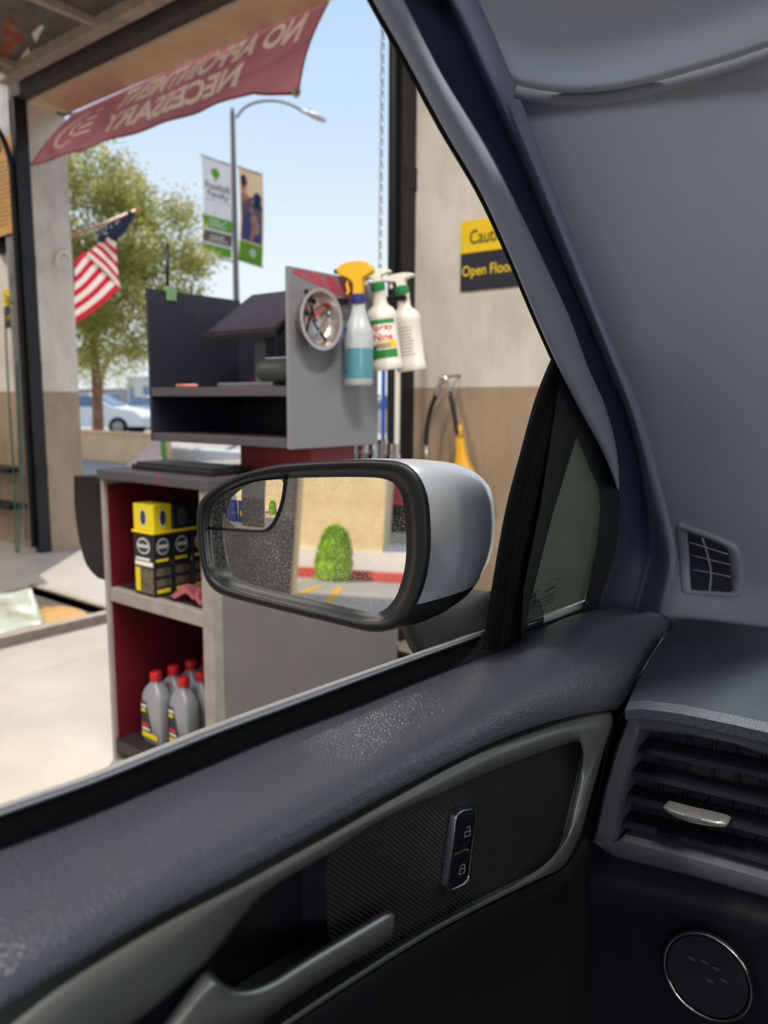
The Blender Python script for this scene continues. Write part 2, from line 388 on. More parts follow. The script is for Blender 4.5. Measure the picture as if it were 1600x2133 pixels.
# clipped bush
M_bush = mat('bush_leaf', (176, 214, 34), .7, rgb2=(140, 180, 24), vscale=14, bump=.6, bscale=30)
bc = RP(697, 1192, PZ(0.0)); 
if bc.y < YW+.6: bc = V((RP(697, 1150, PY(YW+.9)).x, YW+.9, 0))
bt = RP(697, 1097, PY(bc.y)).z; bw = abs(RP(662, 1150, PY(bc.y)).x-RP(733, 1150, PY(bc.y)).x)/2
bush = thing('clipped_bush', 'bright green clipped shrub against the white base wall', 'shrub', (bc.x, bc.y, 0))
random.seed(3)
prof = [(.72, .03), (.95, .12), (1.0, .3), (.93, .5), (.78, .68), (.64, .84), (.40, .95), (.08, 1.0)]
b = MB(); ns = 22; rows = []
for r_, h_ in prof: rows.append([bc+V((bw*r_*math.cos(2*math.pi*k/ns)*(1+random.uniform(-.07, .07)), bw*.8*r_*math.sin(2*math.pi*k/ns)*(1+random.uniform(-.07, .07)), bt*h_)) for k in range(ns)])
b.grid(rows, closed=True); b.fan(rows[-1]); b.build('foliage_core', M_bush, bush, smooth=True)
b = MB()
for i in range(2600):
    h = random.random()**.8; rr = 1.02
    for (r0, h0), (r1, h1) in zip(prof, prof[1:]):
        if h0 <= h <= h1: rr = r0+(r1-r0)*(h-h0)/(h1-h0)
    a = random.uniform(0, 2*math.pi); p = bc+V((bw*rr*math.cos(a), bw*.8*rr*math.sin(a), bt*h)); q = V((random.uniform(-1, 1), random.uniform(-1, 1), random.uniform(-.2, 1))).normalized(); s_ = q.orthogonal().normalized()*.03
    b.add([p-s_, p+q*.02+s_, p+q*.08, p+q*.03-s_*.6], [(0, 1, 2, 3)])
o = b.build('leaves', M_bush, bush); o['kind'] = 'stuff'
MB().tube([bc+V((0, 0, -.01)), bc+V((0, 0, .3))], .05, 8).build('stem', mat('bark', (110, 80, 58), .9, var=.3, vscale=20, bump=.5, bscale=40), bush)
# parking stripes
M_stripe = mat('stripe_paint', (225, 170, 40), .8, var=.2, vscale=12)
for k, (qa, qb) in enumerate((((676, 1262), (694, 1240)), ((603, 1243), (622, 1236)), ((560, 1245), (590, 1228)))):
    a = RP(*qa, PZ(0)); c = RP(*qb, PZ(0)); d = (c-a).normalized(); s_ = V((d.y, -d.x, 0))*.06
    st = MB().hexa([a-s_+V((0, 0, -.012)), a+s_+V((0, 0, -.012)), c+d*1.5+s_+V((0, 0, -.012)), c+d*1.5-s_+V((0, 0, -.012))], [a-s_-V((0, 0, .004)), a+s_-V((0, 0, .004)), c+d*1.5+s_-V((0, 0, .004)), c+d*1.5-s_-V((0, 0, .004))]).build('parking_stripe', M_stripe)
    tag(st, 'yellow painted parking stripe on the yard behind the garage', 'road marking', 'yard parking stripes')

# ------------------------------------------------------------------ unseen ceiling lamps, added to brighten the garage
M_tube = mat('added_lamp_tube', (255, 250, 240), .5, emit=(255, 247, 235), estr=6.0)
M_fix = mat('added_lamp_tray', (230, 230, 228), .5)
def added_ceiling_lamp(x, y, en, label):
    t = thing('added_ceiling_lamp', label, 'lamp', (x, y, 4.28), 'added fill lamps on the garage ceiling')
    MB().box((x-.15, y-.75, 4.33), (x+.15, y+.75, 4.4)).build('added_lamp_tray', M_fix, t, bevel=.01)
    for s in (-.07, .07):
        MB().tube([(x+s, y-.7, 4.30), (x+s, y+.7, 4.30)], .018, 10).build('added_lamp_tube', M_tube, t, smooth=True, auto=40)
    L = bpy.data.lights.new('garage_fill_light', 'AREA'); L.shape = 'RECTANGLE'; L.size = .28; L.size_y = 1.45; L.energy = en; L.color = (1.0, .95, .88)
    lo = bpy.data.objects.new('garage_fill_light', L); COL.objects.link(lo); lo.location = (x, y, 4.27)
for lx, ly, le, lw_ in ((.65, .2, 185, 'above the silver car roof'), (-1.75, -1.2, 115, 'between the bays behind the service cabinet'), (-7.2, 1.0, 85, 'above the wall poster corner'), (-7.2, -2.5, 50, 'above the far side of the pit'), (1.6, -2.6, 50, 'behind the silver car'), (-1.75, -3.6, 50, 'by the rear doorway pier')):
    added_ceiling_lamp(lx, ly, le, 'added white twin tube fill lamp on the ceiling '+lw_)

# ------------------------------------------------------------------ raised overhead door and its tracks
M_doorp = mat('door_underside', (98, 92, 90), .6, var=.35, vscale=5)
M_rail = mat('door_rail', (168, 156, 146), .55, var=.2, vscale=9)
M_darkst = mat('dark_lintel', (70, 66, 66), .6, var=.25, vscale=8)
od = thing('overhead_door', 'dark grey sectional overhead door raised flat under the ceiling', 'garage door', (-4.1, 1.4, 3.5))
for i in range(5):
    y1 = 2.86-.58*i
    MB().box((XA+.06, y1-.57, 3.52), (XB-.06, y1, 3.555)).build('door_section', M_doorp, od, bevel=.006)
    for x in (-5.55, -4.55, -3.55, -2.62):
        MB().box((x-.022, y1-.57, 3.47), (x+.022, y1, 3.52)).build('stile', M_rail, od, bevel=.004)
MB().box((XA+.04, 2.86, 3.445), (XB-.04, 2.945, 3.53)).build('bottom_rail', M_rail, od, bevel=.006)
MB().box((XA+.04, 2.2, 3.49), (XB-.04, 2.25, 3.52)).build('strut', M_rail, od)
M_torn = mat('torn_sticker', (150, 60, 55), .7, rgb2=(130, 120, 70), vscale=6, thr=(.45, .55))
for k, (pts, m_) in enumerate((([(8, 60), (18, 34), (50, 70), (44, 92), (25, 110), (2, 112)], M_torn),
                       ([(66, 70), (84, 52), (92, 54), (74, 88)], M_fix), ([(44, 118), (60, 98), (62, 108), (48, 140), (38, 140)], M_fix), ([(2, 110), (20, 112), (10, 150), (-6, 150)], M_torn))):
    MB().prism(onplane(pts, PZ(3.5195)), (0, 0, -.003)).build('torn_sticker', m_, od)
lt = MB().box((XA-.06, YF-.1, ZT+.005), (XB+.12, YF-.002, ZT+.13)).build('lintel_angle', M_darkst); tag(lt, 'dark steel angle across the top of the open bay doorway', 'beam')
def track(name, x, label, turn):
    t = thing(name, label, 'door track', (x, YF-.1, 0))
    MB().box((x-.045, YF-.10, 0), (x+.03, YF-.001, ZT)).build('post', M_blacksteel, t, bevel=.005)
    path = [(x-.02, YF-.12, .05), (x-.02, YF-.12, 2.9)]
    for k in range(1, 9):
        a = k/8*math.pi/2; path.append((x-.02, YF-.12-.4*(1-math.cos(a)), 2.9+.42*math.sin(a)))
    path.append((x-.02, .2, 3.34)); MB().tube(path, .022, 8).build('rail', M_blacksteel, t, smooth=True)
    for z in (.6, 1.4, 2.2): MB().box((x-.06, YF-.09, z), (x+.035, YF-.001, z+.1)).build('bracket', M_blacksteel, t)
    return t
track('door_track', XA-.03, 'black steel door track and post beside the conduits', 1)
track('door_track', XB+.06, 'black steel door track and post next to the concrete pier', 1)

# ------------------------------------------------------------------ left end of the front wall
for k, x in enumerate((-6.18, -6.135, -6.09, -6.045, -6.0)):
    c = MB(); c.tube([(x, YF-.05, .05 if k != 1 else .6), (x, YF-.05, 4.3)], .012, 8)
    for z in (1.15, 2.35, 3.2): c.box((x-.02, YF-.05, z), (x+.02, YF-.001, z+.03))
    tag(c.build('conduit_pipe', M_steel, smooth=True, auto=40), 'thin grey conduit pipe on the wall, %s from the door track' % ('fifth', 'fourth', 'third', 'second', 'first')[k], 'pipe', 'conduits on the front wall')
def caution_sign(x0, x1, z0, z1, label):
    t = thing('caution_sign', label, 'sign', ((x0+x1)/2, YF-.004, z0)); zm = z0+(z1-z0)*.54; y = YF-.012
    MB().box((x0, y, zm), (x1, YF-.001, z1)).build('yellow_panel', M_sign_y, t)
    MB().box((x0, y, z0), (x1, YF-.001, zm)).build('dark_panel', M_sign_k, t)
    f = lambda u, v: V((x0+(x1-x0)*u, y-.0012, z0+(z1-z0)*v))
    b = MB(); put_text(b, 'Caution', f, .155, .84, .655, .86); b.build('lettering', M_ink, t)
    b = MB(); put_text(b, 'Open Floor', f, .03, .92, .16, .36); b.build('lettering', M_sign_y, t)
caution_sign(-2.004, -1.70, 1.712, 2.02, 'yellow and navy Caution Open Floor sign on the concrete pier')
caution_sign(-6.39, -6.19, 1.79, 2.085, 'small yellow and navy Caution Open Floor sign beside the conduits')
M_post = mat('poster_paper', (196, 152, 88), .7, var=.08, vscale=4)
po = thing('wall_poster', 'tan text poster on the wall next to the conduits', 'poster', (-6.3, YF, 2.47))
MB().box((-6.75, YF-.085, 2.47), (-5.93, YF-.075, 3.17)).build('sheet', M_post, po)
fp = lambda u, v: V((-6.75+.82*u, YF-.0862, 2.47+.70*v))
b = MB(); disc(b, fp, .74, .9, .045, .06)
for i in range(15): rect(b, fp, .2, .82+.1*((i*37) % 5)/5, .10+.046*i, .112+.046*i)
b.build('print', mat('faded_ink', (120, 88, 52), .7), po)
for z in (2.52, 3.1): MB().box((-6.70, YF-.075, z), (-6.0, YF-.001, z+.03)).build('batten', M_blacksteel, po)
bl = thing('wall_bell', 'small round white faced bell in a black case on the wall', 'bell', (-6.36, YF-.05, 2.38))
MB().lathe([(.075, 0), (.08, .05), (.06, .1), (.03, .1)], (-6.36, YF-.001, 2.43), (0, -1, 0), 20).build('case', M_black, bl, smooth=True, auto=40)
MB().lathe([(.05, .1), (.045, .115), (.01, .12)], (-6.36, YF-.001, 2.43), (0, -1, 0), 20).build('face', M_white, bl, smooth=True)
M_green = mat('green_hose', (40, 105, 85), .5)
hp = catmull([(-5.98, YF-.13, 1.95), (-6.06, YF-.16, 1.85), (-6.09, YF-.16, 1.2), (-6.07, YF-.17, .5), (-6.05, YF-.2, .06), (-6.0, YF-.2, .05), (-6.0, YF-.16, .6), (-5.99, YF-.13, 1.5)], 8)
tag(MB().tube(hp, .007, 6).build('extension_cord', M_green, smooth=True), 'thin green extension cord hanging in a loop by the conduits', 'extension cord')
hk = catmull([(118, 555), (119, 535), (128, 524), (142, 528), (146, 542)], 6)
tag(MB().tube([P(p.x, p.y, PX(XA+.03)) for p in hk], .012, 6).build('wall_hook', M_white, smooth=True), 'bent white wire hook on the doorway jamb', 'hook')
for zz, yy in ((.62, YF-.06), (.32, YF-.06)):
    tag(MB().box((-7.6, yy-.1, zz), (-6.2, YF-.001, zz+.04)).build('wall_shelf', M_blacksteel, bevel=.004), 'low dark steel shelf on the wall, %s of the pair' % ('upper' if zz > .5 else 'lower'), 'shelf')

# ------------------------------------------------------------------ banner over the doorway (seen from behind)
M_ban = cloth_mat('banner_vinyl', (165, 104, 110), .5, rgb2=(196, 132, 138), vscale=1.2)
M_bant = cloth_mat('banner_print', (226, 206, 188), .5)
M_hem = cloth_mat('banner_hem', (120, 60, 62), .3)
TL, TRr, BL, BR = P(152, 236, PY(3.45)), P(692, -6, PY(3.45)), P(62, 346, PY(2.9)), P(616, 200, PY(2.88))
def ban(u, v, off=0.0):                 # u 0 left .. 1 right, v 0 bottom .. 1 top
    bot = BL.lerp(BR, u); top = TL.lerp(TRr, u)
    kx = .845; k = max(0, 1-abs(u-kx)/(kx if u < kx else 1-kx))
    bot = bot+V((0, .10*k, .115*k**1.2))
    p = bot.lerp(top, v)
    sag = V((0, -.09, -.05))*math.sin(math.pi*v)*(.6+.4*math.sin(3*u))
    wv = V((0, .028, .012))*math.sin(14*u+2*v)*(1-v)+V((0, .02, .0))*math.sin(31*u-3*v)*(1-v)*.6
    return p+sag*.7+wv+V((0, -off, 0))
bn = thing('banner', 'faded red vinyl banner with reversed lettering hanging across the doorway', 'banner', tuple((TL+BL)/2))
NU, NVb = 640, 120
mask = [[0]*NU for _ in range(NVb)]
def paint(tri):
    us = [p[0] for p in tri]; vs_ = [p[1] for p in tri]; (x0, y0), (x1, y1), (x2, y2) = tri
    den = (y1-y2)*(x0-x2)+(x2-x1)*(y0-y2)
    if abs(den) < 1e-12: return
    for j in range(max(0, int(min(vs_)*NVb)), min(NVb-1, int(max(vs_)*NVb))+1):
        for i in range(max(0, int(min(us)*NU)), min(NU-1, int(max(us)*NU))+1):
            u, v = (i+.5)/NU, (j+.5)/NVb
            a = ((y1-y2)*(u-x2)+(x2-x1)*(v-y2))/den; c = ((y2-y0)*(u-x2)+(x0-x2)*(v-y2))/den
            if a >= -.001 and c >= -.001 and a+c <= 1.001: mask[j][i] = 1
def print_text(st, u0, u1, v0, v1):
    v, f = text_mesh(st); q = [(u0+(u1-u0)*a, v0+(v1-v0)*c) for a, c in v]
    for g in f:
        for k in range(1, len(g)-1): paint((q[g[0]], q[g[k]], q[g[k+1]]))
def print_quad(p): paint((p[0], p[1], p[2])); paint((p[0], p[2], p[3]))
print_text('NO APPOINTMENT', .945, .30, .60, .93); print_text('NECESSARY', .80, .31, .18, .53)
for seq in (resample([(.15, .80), (.10, .74), (.055, .55), (.06, .32), (.10, .24), (.15, .30)], 20), resample([(.15, .62), (.115, .60), (.12, .45), (.145, .44)], 12)):
    for p, q in zip(seq, seq[1:]):
        n_ = V((-(q-p).y, (q-p).x, 0)).normalized()*.02; n_.x *= .3
        print_quad([(p-n_).xy, (q-n_).xy, (q+n_).xy, (p+n_).xy])
for i in range(4): print_quad([(.155+.012*i, .34+.13*i), (.245-.006*i, .34+.13*i), (.245-.006*i, .385+.13*i), (.155+.012*i, .385+.13*i)])
for j in range(NVb):
    for i in range(NU):
        if j < 4 or i < 4 or i > NU-5: mask[j][i] = 2
b = MB(); b.grid([[ban(i/NU, j/NVb) for i in range(NU+1)] for j in range(NVb+1)]); b.mi = [mask[j][i] for j in range(NVb) for i in range(NU)]
b.build('printed_vinyl', [M_ban, M_bant, M_hem], bn, smooth=True)
for p in (ban(.997, .02, .01), ban(.985, .985, .01), ban(.01, .985, .01)):
    tp = [p+V((.022*math.cos(a), 0, .022*math.sin(a))) for a in [2*math.pi*k/10 for k in range(11)]]
    MB().tube(tp, .005, 6).build('grommet', M_steel, bn, smooth=True)
tie = MB().tube([ban(.008, .98, .01), P(132, 240, PX(XA+.02)), P(118, 233, PX(XA+.01))], .009, 6).build('tie_string', M_green, smooth=True); tag(tie, 'green tie cord fixing the banner corner to the jamb', 'cord')

# ------------------------------------------------------------------ door chain
ch = thing('pull_chain', 'steel link chain hanging in the doorway beside the pier', 'chain', (-2.37, 2.95, 1.7))
ca, cb = P(799, -60, PY(2.95)), P(790, 600, PY(2.95))
cb.x = ca.x-.015; nl = 27; L = (cb-ca)/nl; proto = None
ax = V((1, 0, 0)); ay = V((0, 1, 0))
def link_mesh(side):
    pts = []; hl, r = .0235, .008
    for k in range(17):
        a = 2*math.pi*k/16; s_ = math.cos(a); z = math.sin(a)
        pts.append(side*(r*s_)+V((0, 0, (hl-r)*(1 if z > 0 else -1 if z < 0 else 0)+r*z)))
    m = MB().tube(pts, .0028, 6); return m
l1 = link_mesh(ax); l2 = link_mesh(ay); pm = []
for m in (l1, l2):
    m.v = [q+V(ORG[ch.name]) for q in m.v]; pm.append(m.build('link', M_steel, ch, smooth=True))
for i in range(nl):
    o = pm[i] if i < 2 else pm[i % 2].copy()
    if i > 1: COL.objects.link(o); o.parent = ch
    o.location = ca+L*(i+.5)-ORG[ch.name]

# ------------------------------------------------------------------ service stand: lower cabinet and upper shelf unit
M_grey = mat('grey_enamel', (114, 110, 108), .45, var=.08, vscale=5, spec=.4)
M_edge = mat('grey_edge', (150, 142, 136), .5, var=.15, vscale=20)
M_mar = mat('maroon_enamel', (92, 10, 26), .5, var=.15, vscale=4)
M_navy = mat('dark_navy_enamel', (34, 36, 50), .5, rgb2=(105, 20, 34), vscale=7, thr=(.30, .36))
M_worn = mat('worn_edge', (74, 70, 76), .55, rgb2=(130, 50, 60), vscale=9, thr=(.33, .40))
cx0, cx1, cy0, cy1, cz = -2.245, -1.70, 1.36, 2.23, .985
st = thing('service_cabinet', 'grey metal service cabinet with maroon open shelves and raised shelf unit', 'cabinet', ((cx0+cx1)/2, (cy0+cy1)/2, 0))
MB().box((cx0, cy0, 0), (cx0+.018, cy1, cz-.03)).build('left_panel', [M_edge], st, bevel=.002)
MB().box((cx0+.019, cy0+.012, .02), (cx0+.024, cy0+.55, cz-.05)).build('inner_lining', M_mar, st)
MB().box((cx1-.018, cy0+.04, 0), (cx1, cy1, cz-.03)).build('side_panel', M_grey, st, bevel=.002)
MB().box((cx1-.045, cy0, 0), (cx1, cy0+.04, cz-.03)).build('front_post', M_edge, st, bevel=.003)
MB().box((cx0+.02, cy0+.55, .02), (cx1-.02, cy0+.565, cz-.04)).build('back_panel', M_mar, st)
MB().box((cx0+.018, cy1-.02, 0), (cx1-.018, cy1, cz-.03)).build('rear_panel', M_grey, st)
MB().box((cx0+.018, cy0+.004, .03), (cx1-.02, cy0+.55, .075)).build('bottom_shelf', mat('dark_shelf', (44, 34, 40), .55), st)
MB().box((cx0+.02, cy0+.004, .552), (cx1-.045, cy0+.55, .597)).build('middle_shelf', [M_edge, MATS['dark_shelf']], st, bevel=.003)
MB().box((cx0+.024, cy0+.03, .597), (cx1-.047, cy0+.55, .5995)).build('shelf_mat', MATS['dark_shelf'], st)
MB().box((cx0-.004, cy0-.01, cz-.03), (cx1+.006, cy1+.01, cz)).build('worktop', M_worn, st, bevel=.003)
# upper unit
ux0, ux1, uy0, uy1 = -2.135, -1.5, 1.48, 1.86
MB().box((ux0, uy0, 1.075), (ux0+.012, uy1, 1.552)).build('upper_left_panel', M_navy, st, bevel=.002)
M_panel = mat('grey_side_enamel', (122, 122, 128), .42, rgb2=(120, 40, 52), vscale=3.2, thr=(.22, .27))
MB().box((ux1-.012, uy0, 1.072), (ux1, uy1, 1.556)).build('upper_side_panel', M_panel, st, bevel=.002)
bnd = [P(607, 566, PX(ux1+.0008)), P(622, 560, PX(ux1+.0008)), P(720, 583, PX(ux1+.0008)), P(762, 598, PX(ux1+.0008)), P(764, 640, PX(ux1+.0008)), P(730, 628, PX(ux1+.0008)), P(690, 606, PX(ux1+.0008)), P(640, 585, PX(ux1+.0008))]
for p_ in bnd: p_.z = min(p_.z, 1.553)
MB().prism(bnd, (-.0005, 0, 0)).build('red_wear', mat('red_wear', (165, 62, 78), .55, rgb2=(120, 112, 122), vscale=22, thr=(.38, .5)), st)
MB().box((ux0+.012, uy1-.012, 1.075), (ux1-.012, uy1, 1.50)).build('upper_back_panel', M_navy, st)
MB().box((ux0+.012, uy0, 1.216), (ux1-.012, uy1-.012, 1.243)).build('upper_shelf', M_worn, st, bevel=.002)
MB().box((ux0+.012, uy0, 1.075), (ux1-.012, uy1-.012, 1.10)).build('upper_bottom_shelf', M_worn, st, bevel=.002)
ra, rb = P(500, 950, PY(1.60)), P(645, 950, PY(1.60))
MB().box((ra.x, 1.60, cz), (rb.x, 1.80, 1.075)).build('red_pedestal', mat('red_enamel', (120, 22, 34), .5, var=.2, vscale=9), st, bevel=.004)
MB().box((ux1-.03, uy1, 1.50), (ux1+.10, uy1+.012, 1.515)).build('hook_bar', M_blacksteel, st, bevel=.003)
MB().box((ux1, 1.66, 1.475), (ux1+.03, 1.69, 1.49)).build('peg', M_blacksteel, st)
# black wall bin hung on the left side
prof_px = [(150, 990), (153, 1050), (163, 1120), (177, 1172), (196, 1203), (214, 1212), (206, 978)]
binp = []
for p_ in resample([(152, 990), (154, 1060), (164, 1130), (180, 1180), (204, 1206)], 14): binp.append(P(p_.x, p_.y, PY(1.37)))
top = P(204, 979, PY(1.37)); zt_ = binp[0].z
sec = binp+[V((cx0-.004, 1.37, binp[-1].z)), V((cx0-.004, 1.37, zt_+.01))]
b = MB(); b.prism(sec, (0, .34, 0)); bi = b.build('side_bin', mat('gloss_black', (11, 11, 14), .25), None, bevel=.006); tag(bi, 'glossy black curved bin hung on the left side of the service cabinet', 'bin')

# keyboard on the worktop
ka, kb_, kc, kd = P(258, 972, PZ(.99)), P(520, 978, PZ(.99)), P(545, 962, PZ(1.0)), P(330, 957, PZ(1.0))
ky0, kx0 = 1.42, -2.16
kbd = thing('keyboard', 'flat black keyboard lying on the cabinet worktop', 'keyboard', (kx0+.2, ky0+.07, cz))
MB().box((kx0, ky0, cz), (kx0+.40, ky0+.15, cz+.018)).build('case', M_black, kbd, bevel=.004)
kp = None
for r_ in range(5):
    for c_ in range(14):
        x = kx0+.012+c_*.027; y = ky0+.012+r_*.026
        if kp is None:
            kp = MB().box((x, y, cz+.018), (x+.022, y+.021, cz+.025)).build('key', mat('keycap', (38, 40, 48), .4), kbd, bevel=.002)
        else:
            q = kp.copy(); COL.objects.link(q); q.parent = kbd; q.location = V((c_*.027, r_*.026, 0))
# tilted monitor on a stand in the upper unit
mo = thing('monitor', 'dark flat monitor tilted back on a stand in the upper shelf unit', 'monitor', (-1.75, 1.64, 1.243))
A, B_, C_, D_ = V((-1.897, 1.50, 1.395)), V((-1.575, 1.50, 1.395)), V((-1.60, 1.74, 1.545)), V((-1.93, 1.74, 1.545))
nrm = (B_-A).cross(D_-A).normalized()
MB().hexa([A-nrm*.022, B_-nrm*.022, C_-nrm*.022, D_-nrm*.022], [A, B_, C_, D_]).build('case', M_black, mo, bevel=.004)
f = bil(A, B_, C_, D_, nrm*.001)
b = MB(); rect(b, f, .035, .965, .06, .95); b.build('screen', mat('dark_screen', (52, 50, 66), .25, var=.3, vscale=9), mo)
MB().box((-1.77, 1.60, 1.255), (-1.72, 1.64, 1.46)).build('stand', mat('stand_grey', (96, 98, 110), .5), mo, bevel=.004)
MB().box((-1.86, 1.53, 1.2435), (-1.62, 1.72, 1.257)).build('foot', MATS['stand_grey'], mo, bevel=.004)
# device box with cables
dv = thing('card_terminal', 'rounded dark card terminal with coiled leads on the upper shelf', 'terminal', (-1.56, 1.54, 1.257))
b = MB(); rows = []
for t_, s_ in ((0, .75), (.25, .96), (.55, 1.0), (.85, .92), (1, .7)):
    rows.append([V((-1.612+.092*s_*math.copysign(abs(math.cos(a))**.5, math.cos(a)), 1.575+.055*s_*math.copysign(abs(math.sin(a))**.5, math.sin(a)), 1.258+.062*t_)) for a in [2*math.pi*k/24 for k in range(24)]])
b.grid(rows, closed=True); b.fan(rows[0]); b.fan(rows[-1]); b.build('case', mat('terminal_case', (58, 62, 60), .35), dv, smooth=True, auto=50)
MB().box((-1.66, 1.54, 1.321), (-1.57, 1.60, 1.326)).build('display', mat('pale_display', (150, 155, 165), .2), dv, bevel=.002)
MB().tube(catmull([(-1.58, 1.56, 1.32), (-1.54, 1.53, 1.345), (-1.528, 1.53, 1.31), (-1.53, 1.56, 1.28)], 6), .005, 6).build('lead', M_black, dv, smooth=True)
MB().tube(catmull([(-1.56, 1.56, 1.32), (-1.535, 1.52, 1.36), (-1.525, 1.56, 1.34)], 6), .004, 6).build('lead', M_steel, dv, smooth=True)
# clip and stick on the left panel, strip on the shelf
cl = thing('green_clip', 'small green clip with a dark stick on the upper cabinet edge', 'clip', (ux0+.006, 1.56, 1.52))
MB().box((ux0-.006, 1.55, 1.52), (ux0+.02, 1.585, 1.566)).build('clip_body', mat('clip_green', (110, 150, 105), .4), cl, bevel=.003)
MB().tube([(ux0-.003, 1.567, 1.566), (ux0+.004, 1.567, 1.70)], .005, 8).build('stick', M_black, cl, smooth=True)
pn = P(395, 808, PY(1.50)); 
tag(MB().tube([(pn.x-.05, 1.49, 1.2485), (pn.x+.05, 1.49, 1.2485)], .005, 8).build('pencil', mat('pencil_pink', (205, 130, 120), .5), smooth=True), 'short pink pencil lying on the upper shelf edge', 'pencil')

# magnetic parts bowl with tools
bwc = P(671, 665, PX(ux1+.042)); bwc.x = ux1; bowl = thing('parts_bowl', 'round steel magnetic parts bowl stuck to the grey side panel', 'bowl', tuple(bwc))
prof = [(.02, .001), (.055, .001), (.068, .012), (.076, .036), (.083, .04), (.083, .043), (.073, .041), (.064, .016), (.052, .006), (.0, .006)]
MB().lathe(prof, bwc, (1, 0, 0), 36, cap=False).build('dish', mat('bright_steel', (190, 180, 175), .3, metal=.9), bowl, smooth=True, auto=50)
M_tool = mat('tool_dark', (52, 50, 52), .4, metal=.6)
for k, (a0, l0, dy, dz, m_) in enumerate(((1.2, .05, -.02, .0, M_tool), (.5, .045, .01, .02, M_red), (2.4, .05, 0, -.02, M_tool), (.9, .06, .005, -.03, M_steel), (2.0, .04, -.03, .03, M_tool))):
    d = V((0, math.cos(a0), math.sin(a0))); c = bwc+V((.014+.004*k, dy, dz))
    tl = MB().tube([c-d*l0, c-d*l0*.2, c+d*l0*.2, c+d*l0], [.004, .004, .0025, .002], 8)
    tl.lathe([(.0065, 0), (.0065, .01)], c+d*(l0-.003), d, 10)
    tag(tl.build('small_tool', m_, smooth=True, auto=40), ('red handled small tool' if m_ is M_red else 'thin bright steel tool' if m_ is M_steel else 'small dark steel tool')+' lying in the magnetic parts bowl', 'tool', 'small tools in the parts bowl')

# ------------------------------------------------------------------ spray bottles
def spray_bottle(name, label, base, hgt, rad, body_prof, m_body, m_collar, m_head, tiltx, rotz, decorate):
    t = thing(name, label, 'spray bottle', base); t.rotation_euler = (tiltx, 0, rotz)
    ORG[t.name] = V((0, 0, 0))
    MB().lathe([(r*rad, h*hgt) for r, h in body_prof], n=32, sx=.72).build('bottle_body', m_body, t, smooth=True, auto=50)
    h0 = body_prof[-1][1]*hgt
    MB().lathe([(.020, 0), (.021, .003), (.021, .022), (.016, .026)], (0, 0, h0-.004), n=20).build('collar', m_collar, t, smooth=True, auto=40)
    z0 = h0+.02; hh = hgt-z0
    b = MB(); outline = resample([(-.014, 0), (-.015, .35), (-.035, .50), (-.058, .62), (-.060, .82), (-.034, .95), (-.005, 1.0), (.030, .92), (.045, .72), (.040, .60), (.018, .50), (.014, .3), (.014, 0)], 36)
    rows = []
    for yy, sc in ((-.013, .86), (-.010, 1), (.010, 1), (.013, .86)):
        rows.append([V((p.x*sc, yy, z0+p.y*hh*(1 if sc == 1 else .97)+(0 if sc == 1 else .002))) for p in outline])
    b.grid(rows, closed=True); b.fan(rows[0]); b.fan(rows[-1]); b.build('trigger_head', m_head, t, smooth=True, auto=50)
    MB().tube([(-.058, 0, z0+.72*hh), (-.068, 0, z0+.72*hh), (-.072, 0, z0+.73*hh)], [.008, .0075, .006], 12).build('nozzle', m_collar if name == 'cleaner_bottle' else m_head, t, smooth=True, auto=40)
    MB().tube(catmull([(-.022, 0, z0+.5*hh), (-.034, 0, z0+.34*hh), (-.030, 0, z0+.12*hh), (-.036, 0, z0+.02*hh)], 5), [.005]*16, 8).build('trigger', m_head, t, smooth=True)
    decorate(t, hgt, rad)
    return t
def around(rad, hgt, u0, span, off=.0008):
    return lambda u, v: V(((rad+off)*math.sin(u0+span*(u-.5)), -(rad*.72+off)*math.cos(u0+span*(u-.5)), v*hgt))
M_clear = mat('milky_bottle', (196, 204, 206), .3, trans=.25)
M_blue = mat('label_blue', (35, 85, 190), .5)
M_liq = mat('blue_liquid', (96, 160, 176), .2, trans=.3)
M_indigo = mat('indigo_plastic', (48, 48, 120), .4)
def deco1(t, h, r):
    MB().lathe([(r*.955, .008), (r*1.004, .02), (r*1.004, h*.30), (r*.94, h*.303)], n=32, sx=.72).build('liquid', M_liq, t, smooth=True, auto=50)
    f = around(r*1.006, h, -.62, 1.0)
    b = MB(); b.add([f(.1, .47), f(.1, .36), f(.25, .40), f(.55, .47)], [(0, 1, 2, 3)]); rect(b, f, .1, .55, .105, .12, 0, 6); rect(b, f, .1, .4, .14, .155, 0, 6); rect(b, f, .1, .45, .31, .32, 0, 6); b.build('label_print', M_blue, t)
bodyA = [(.0, .0), (.88, .0), (1, .02), (1, .41), (.97, .45), (.78, .50), (.56, .57), (.46, .63), (.44, .66), (.42, .675)]
pb = P(747, 803, PX(-1.445)); 
spray_bottle('cleaner_bottle', 'half full blue cleaner bottle with yellow trigger on the grey side panel', tuple(pb), .345, .043, bodyA, M_clear, M_indigo, M_yellow, 0, YAW*.55, deco1)
bodyB = [(.0, .0), (.94, .0), (1, .02), (1, .07), (.95, .09), (.95, .50), (1.0, .52), (.98, .56), (.80, .61), (.52, .645), (.47, .66), (.42, .76), (.47, .77), (.47, .79), (.40, .80)]
M_lg = mat('label_green', (40, 130, 50), .5); M_ly = mat('label_yellow', (235, 200, 40), .5); M_lr = mat('label_red', (200, 45, 45), .5); M_lw = mat('label_white', (235, 232, 225), .5); M_grn = mat('green_collar', (30, 130, 62), .4)
